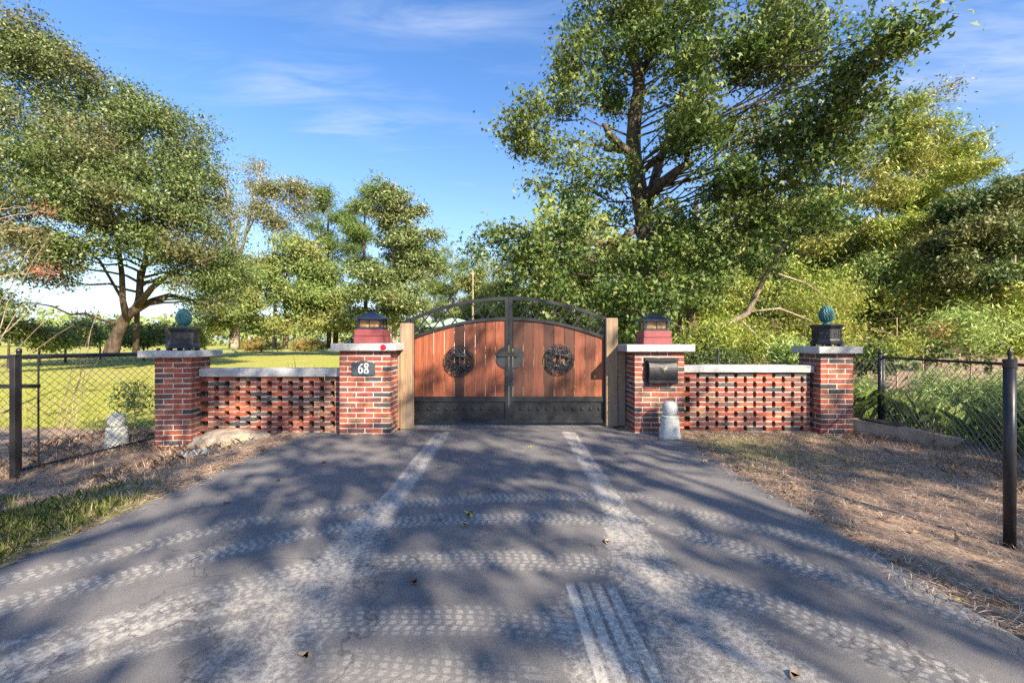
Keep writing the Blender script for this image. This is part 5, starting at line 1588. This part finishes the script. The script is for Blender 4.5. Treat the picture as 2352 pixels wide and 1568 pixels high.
# ------------------------------------------------------------------ ground litter
def litter():
    rg = np.random.default_rng(77)

    def ground_z(X, Y): return np.array([gz(a, b) for a, b in zip(X, Y)])

    def straws(name, label, n, box, lm, ls, wid, lift, ok, kind='stuff', flat=.15):
        X = rg.uniform(box[0], box[1], n); Y = rg.uniform(box[2], box[3], n)
        k = np.array([ok(a, b) for a, b in zip(X, Y)])
        X, Y = X[k], Y[k]
        Z = np.where((X > DX0 + .03) & (X < DX1 - .03) & (Y < 6.5), .004, ground_z(X, Y)) + rg.uniform(0, lift, len(X))
        P = np.stack([X, Y, Z], 1)
        nr = np.stack([rg.normal(0, flat, len(X)), rg.normal(0, flat, len(X)), np.ones(len(X))], 1)
        tm = np.array([(-.5, -wid, 0), (-.1, -wid * 1.1, .05), (.5, 0, -.02), (-.1, wid * 1.1, .05)])
        o = leaves(name, None, P, ls * rg.uniform(.5, 1.3, len(X)), nr, tm, lm, rg)
        return tag(o, label, 'ground cover', kind=kind)

    def nz(x, y, f, s): return mnoise.noise(Vector((x * f, y * f, s)))
    right = lambda x, y: x > DX1 - .02 + .12 * nz(x, y, 3, 1) + .09 * nz(x, y, 9, 5) - .22 * rg.random() ** 3 and not (x > 5.75 and y < 7) and rg.random() < .55 + .6 * nz(x, y, 1.2, 4)
    left = lambda x, y: x < DX0 + .02 + .12 * nz(x, y, 3, 2) + .09 * nz(x, y, 9, 6) + .22 * rg.random() ** 3 and rg.random() < .55 + .6 * nz(x, y, 1.1, 7)
    straws('dry_straw', 'brown dry grass and pine straw on the right verge', 66000, (2.1, 6.6, 1.3, 6.6), LM['straw'], .11, .020, .028, right)
    straws('dry_straw', 'brown dry grass on the left verge and under the left fence', 56000, (-7.2, -2.85, 2.0, 7.9), LM['straw'], .11, .020, .028, left)
    straws('dry_straw', 'dry grass fringe lying over the right edge of the asphalt', 9000, (2.0, 3.0, 1.2, 6.3), LM['straw'], .09, .022, .03, lambda x, y: rg.random() < math.exp(-((x - DX1 - .08) / .16) ** 2) * (.55 + .8 * nz(x, y, 2.5, 31)))
    straws('dry_straw', 'dry grass fringe lying over the left edge of the asphalt', 9000, (-3.7, -2.7, 1.8, 6.3), LM['straw'], .09, .022, .03, lambda x, y: rg.random() < math.exp(-((x - DX0 + .08) / .16) ** 2) * (.55 + .8 * nz(x, y, 2.5, 33)))
    straws('leaf_litter', 'dead leaves scattered along the right edge of the asphalt', 1300, (2.2, 6.0, 1.4, 6.5), LM['litter'], .075, .20, .03, lambda x, y: x > DX1 - .12 * rg.random() and rg.random() < (.9 if x < DX1 + .45 else .25), flat=.35)
    straws('leaf_litter', 'dead leaves scattered along the left edge of the asphalt', 1000, (-6.0, -2.9, 2.1, 6.4), LM['litter'], .075, .20, .03, lambda x, y: x < DX0 + .05 and rg.random() < (.9 if x > DX0 - .4 else .3), flat=.35)

    def blades(name, label, n, box, lm, h, ok, w=.035, lean=.35):
        X = rg.uniform(box[0], box[1], n); Y = rg.uniform(box[2], box[3], n)
        k = np.array([ok(a, b) for a, b in zip(X, Y)])
        X, Y = X[k], Y[k]; m = len(X)
        Z = ground_z(X, Y)
        H = h * rg.uniform(.45, 1.25, m)
        a = rg.uniform(0, 2 * math.pi, m)
        ln = H * rg.uniform(.1, lean * 2, m)
        dx, dy = np.cos(a) * ln, np.sin(a) * ln
        px, py = -np.sin(a) * h * w, np.cos(a) * h * w
        V = np.zeros((m, 5, 3))
        V[:, 0] = np.stack([X - px, Y - py, Z], 1)
        V[:, 1] = np.stack([X + px, Y + py, Z], 1)
        V[:, 2] = np.stack([X + px * .7 + dx * .45, Y + py * .7 + dy * .45, Z + H * .62], 1)
        V[:, 3] = np.stack([X + dx, Y + dy, Z + H * .92], 1)
        V[:, 4] = np.stack([X - px * .7 + dx * .45, Y - py * .7 + dy * .45, Z + H * .62], 1)
        return tag(put(name, np_mesh(name, V, 5, lm)), label, 'grass', kind='stuff')
    blades('grass', 'green grass on the left verge beside the asphalt', 13000, (-6.2, -3.05, 2.2, 4.3), LM['blade'], .085,
           lambda x, y: x < DX0 - .02 + .08 * nz(x, y, 3, 2) and rg.random() < max(0, 1.25 - abs(y - 3.1) * .95 + .9 * nz(x, y, 1.7, 3)))
    blades('grass', 'sparse thin grass on the right verge in front of the wall', 5000, (2.45, 4.6, 4.4, 6.3), LM['blade'], .05,
           lambda x, y: rg.random() < .35 + .6 * nz(x, y, 1.6, 9))
    blades('dry_grass', 'dry standing stalks under the left chain link fence', 5200, (-7.2, -3.6, 4.4, 7.6), LM['straw'], .11,
           lambda x, y: rg.random() < .35 + .9 * nz(x, y, 1.3, 12), w=.022, lean=.6)
    blades('dry_grass', 'dry standing stalks along the right fence', 3600, (4.6, 6.6, 2.4, 7.0), LM['straw'], .10,
           lambda x, y: rg.random() < .35 + .9 * nz(x, y, 1.3, 14), w=.022, lean=.6)
    blades('lawn_grass', 'mown sunlit lawn grass behind the left wall', 34000, (-16, 3.0, 7.7, 19), LM['turf'], .055,
           lambda x, y: rg.random() < (1 - (y - 8) / 12) and not (-2.1 < x < 1.8), w=.10)
    blades('tall_grass', 'tall pale wild grass and brush behind the right fence', 5200, (5.4, 9.5, 7.2, 9.6), LM['fern'], .62,
           lambda x, y: x > 5.2 + (7.3 - y) * .1 and rg.random() < .45 + .9 * nz(x, y, 1.0, 21), w=.012, lean=.55)
    blades('tall_grass', 'tall wild grass at the right edge close behind the fence', 3000, (6.1, 8.6, 3.6, 7.2), LM['fern'], .55,
           lambda x, y: rg.random() < .45 + .9 * nz(x, y, 1.0, 23), w=.012, lean=.55)
    # dead twigs by the right fence
    tw = thing('dead_branch', 'bare pale dead branch lying against the right fence', 'branch', (5.55, 5.75, -.05))
    rr = random.Random(5)
    for k in range(9):
        a = rr.uniform(0, math.pi * 2); L_ = rr.uniform(.25, .6)
        e = Vector((math.cos(a) * L_ * .6, math.sin(a) * L_ * .6, rr.uniform(.02, .42)))
        MB().tube(bez((rr.uniform(-.1, .1), rr.uniform(-.1, .1), .02), e, .04, 4, rr, .03), [.008, .007, .006, .004, .002], 5).build('twig', M['twig'], tw)
    # single leaves lying on the asphalt
    G = 'fallen leaves on the asphalt'
    ltm = [('yellow', (.42, .40, .03)), ('brown', (.16, .085, .04)), ('tan', (.38, .28, .17))]
    mats = {}
    for n_, c in ltm:
        t_ = NT('fallen leaf ' + n_)
        q = t_.noise(t_.coord('Object'), 30, 3)
        t_.col(t_.ramp(q, [(.3, tuple(k * .7 for k in c)), (.7, tuple(min(1, k * 1.2) for k in c))])); t_.rough(.6); mats[n_] = t_.m

    def leaf_shape(mat, s, rg_):
        pts = [(0, -.5), (.20, -.32), (.30, -.05), (.24, .22), (.08, .44), (0, .52), (-.08, .44), (-.24, .22), (-.30, -.05), (-.20, -.32)]
        vs, fs = [(0, -.1, .0), (0, .2, .0)], []
        curl = rg_.uniform(.3, 1.0)
        for x, y in pts: vs.append((x * s, y * s, s * curl * (x * x * 2.2 + y * y * .35)))
        vs[0] = (0, -.15 * s, .0); vs[1] = (0, .2 * s, .0)
        m = len(pts)
        for i in range(m):
            a, b = 2 + i, 2 + (i + 1) % m
            y = (pts[i][1] + pts[(i + 1) % m][1]) / 2
            fs.append((a, b, 0 if y < .05 else 1))
        fs.append((0, 1, 2 + 2)); fs.append((1, 0, 2 + 8))
        mb = MB(); mb.poly(vs, fs)
        mb.tube([(0, -.48 * s, .02 * s), (.04 * s, -.8 * s, .03 * s)], .008 * s, 4)
        return mb.mesh('fallen_leaf', mat, True)
    rl = random.Random(19)
    x, y = gpt(1075, 1186)
    tag(put('fallen_leaf', leaf_shape(mats['yellow'], .085, rl), None, (x, y, .016), (.5, .2, 1.2)), 'bright yellow leaf lying in the middle of the driveway', 'leaf', G)
    single = [((1068, 1207), 'tan', 'pale tan leaf just below the bright yellow leaf'), ((1217, 1028), 'yellow', 'dull yellow leaf on the drive right of centre near the gate'), ((1440, 1042), 'brown', 'dark curled leaf on the asphalt left of the concrete finial'),
              ((1825, 1554), 'tan', 'large tan leaf at the bottom edge of the picture on the right'), ((700, 1512), 'tan', 'small leaf low on the left of the drive'), ((745, 1063), 'brown', 'brown leaf on the asphalt in front of the left gate pillar'),
              ((520, 1156), 'tan', 'tan leaf alone on the asphalt near the green grass'), ((950, 1340), 'brown', 'brown leaf on the left wheel track'), ((1395, 1247), 'tan', 'tan leaf near the right wheel track'),
              ((1500, 1013), 'tan', 'pale leaf on the asphalt left of the concrete finial base'), ((1620, 1062), 'tan', 'tan leaf at the right edge of the asphalt'), ((640, 1105), 'brown', 'small brown leaf on the left of the apron'),
              ((2210, 1185 + 200), 'yellow', 'yellowish leaf at the right asphalt edge in front'), ((1010, 1075), 'tan', 'small tan leaf on the left wheel track near the gate')]
    for (px_, c, lab) in single:
        x, y = gpt(*px_)
        tag(put('fallen_leaf', leaf_shape(mats[c], rl.uniform(.05, .085), rl), None, (x, y, .010), (rl.uniform(-.3, .3), rl.uniform(-.3, .3), rl.uniform(0, 6))), lab, 'leaf', G)


litter()
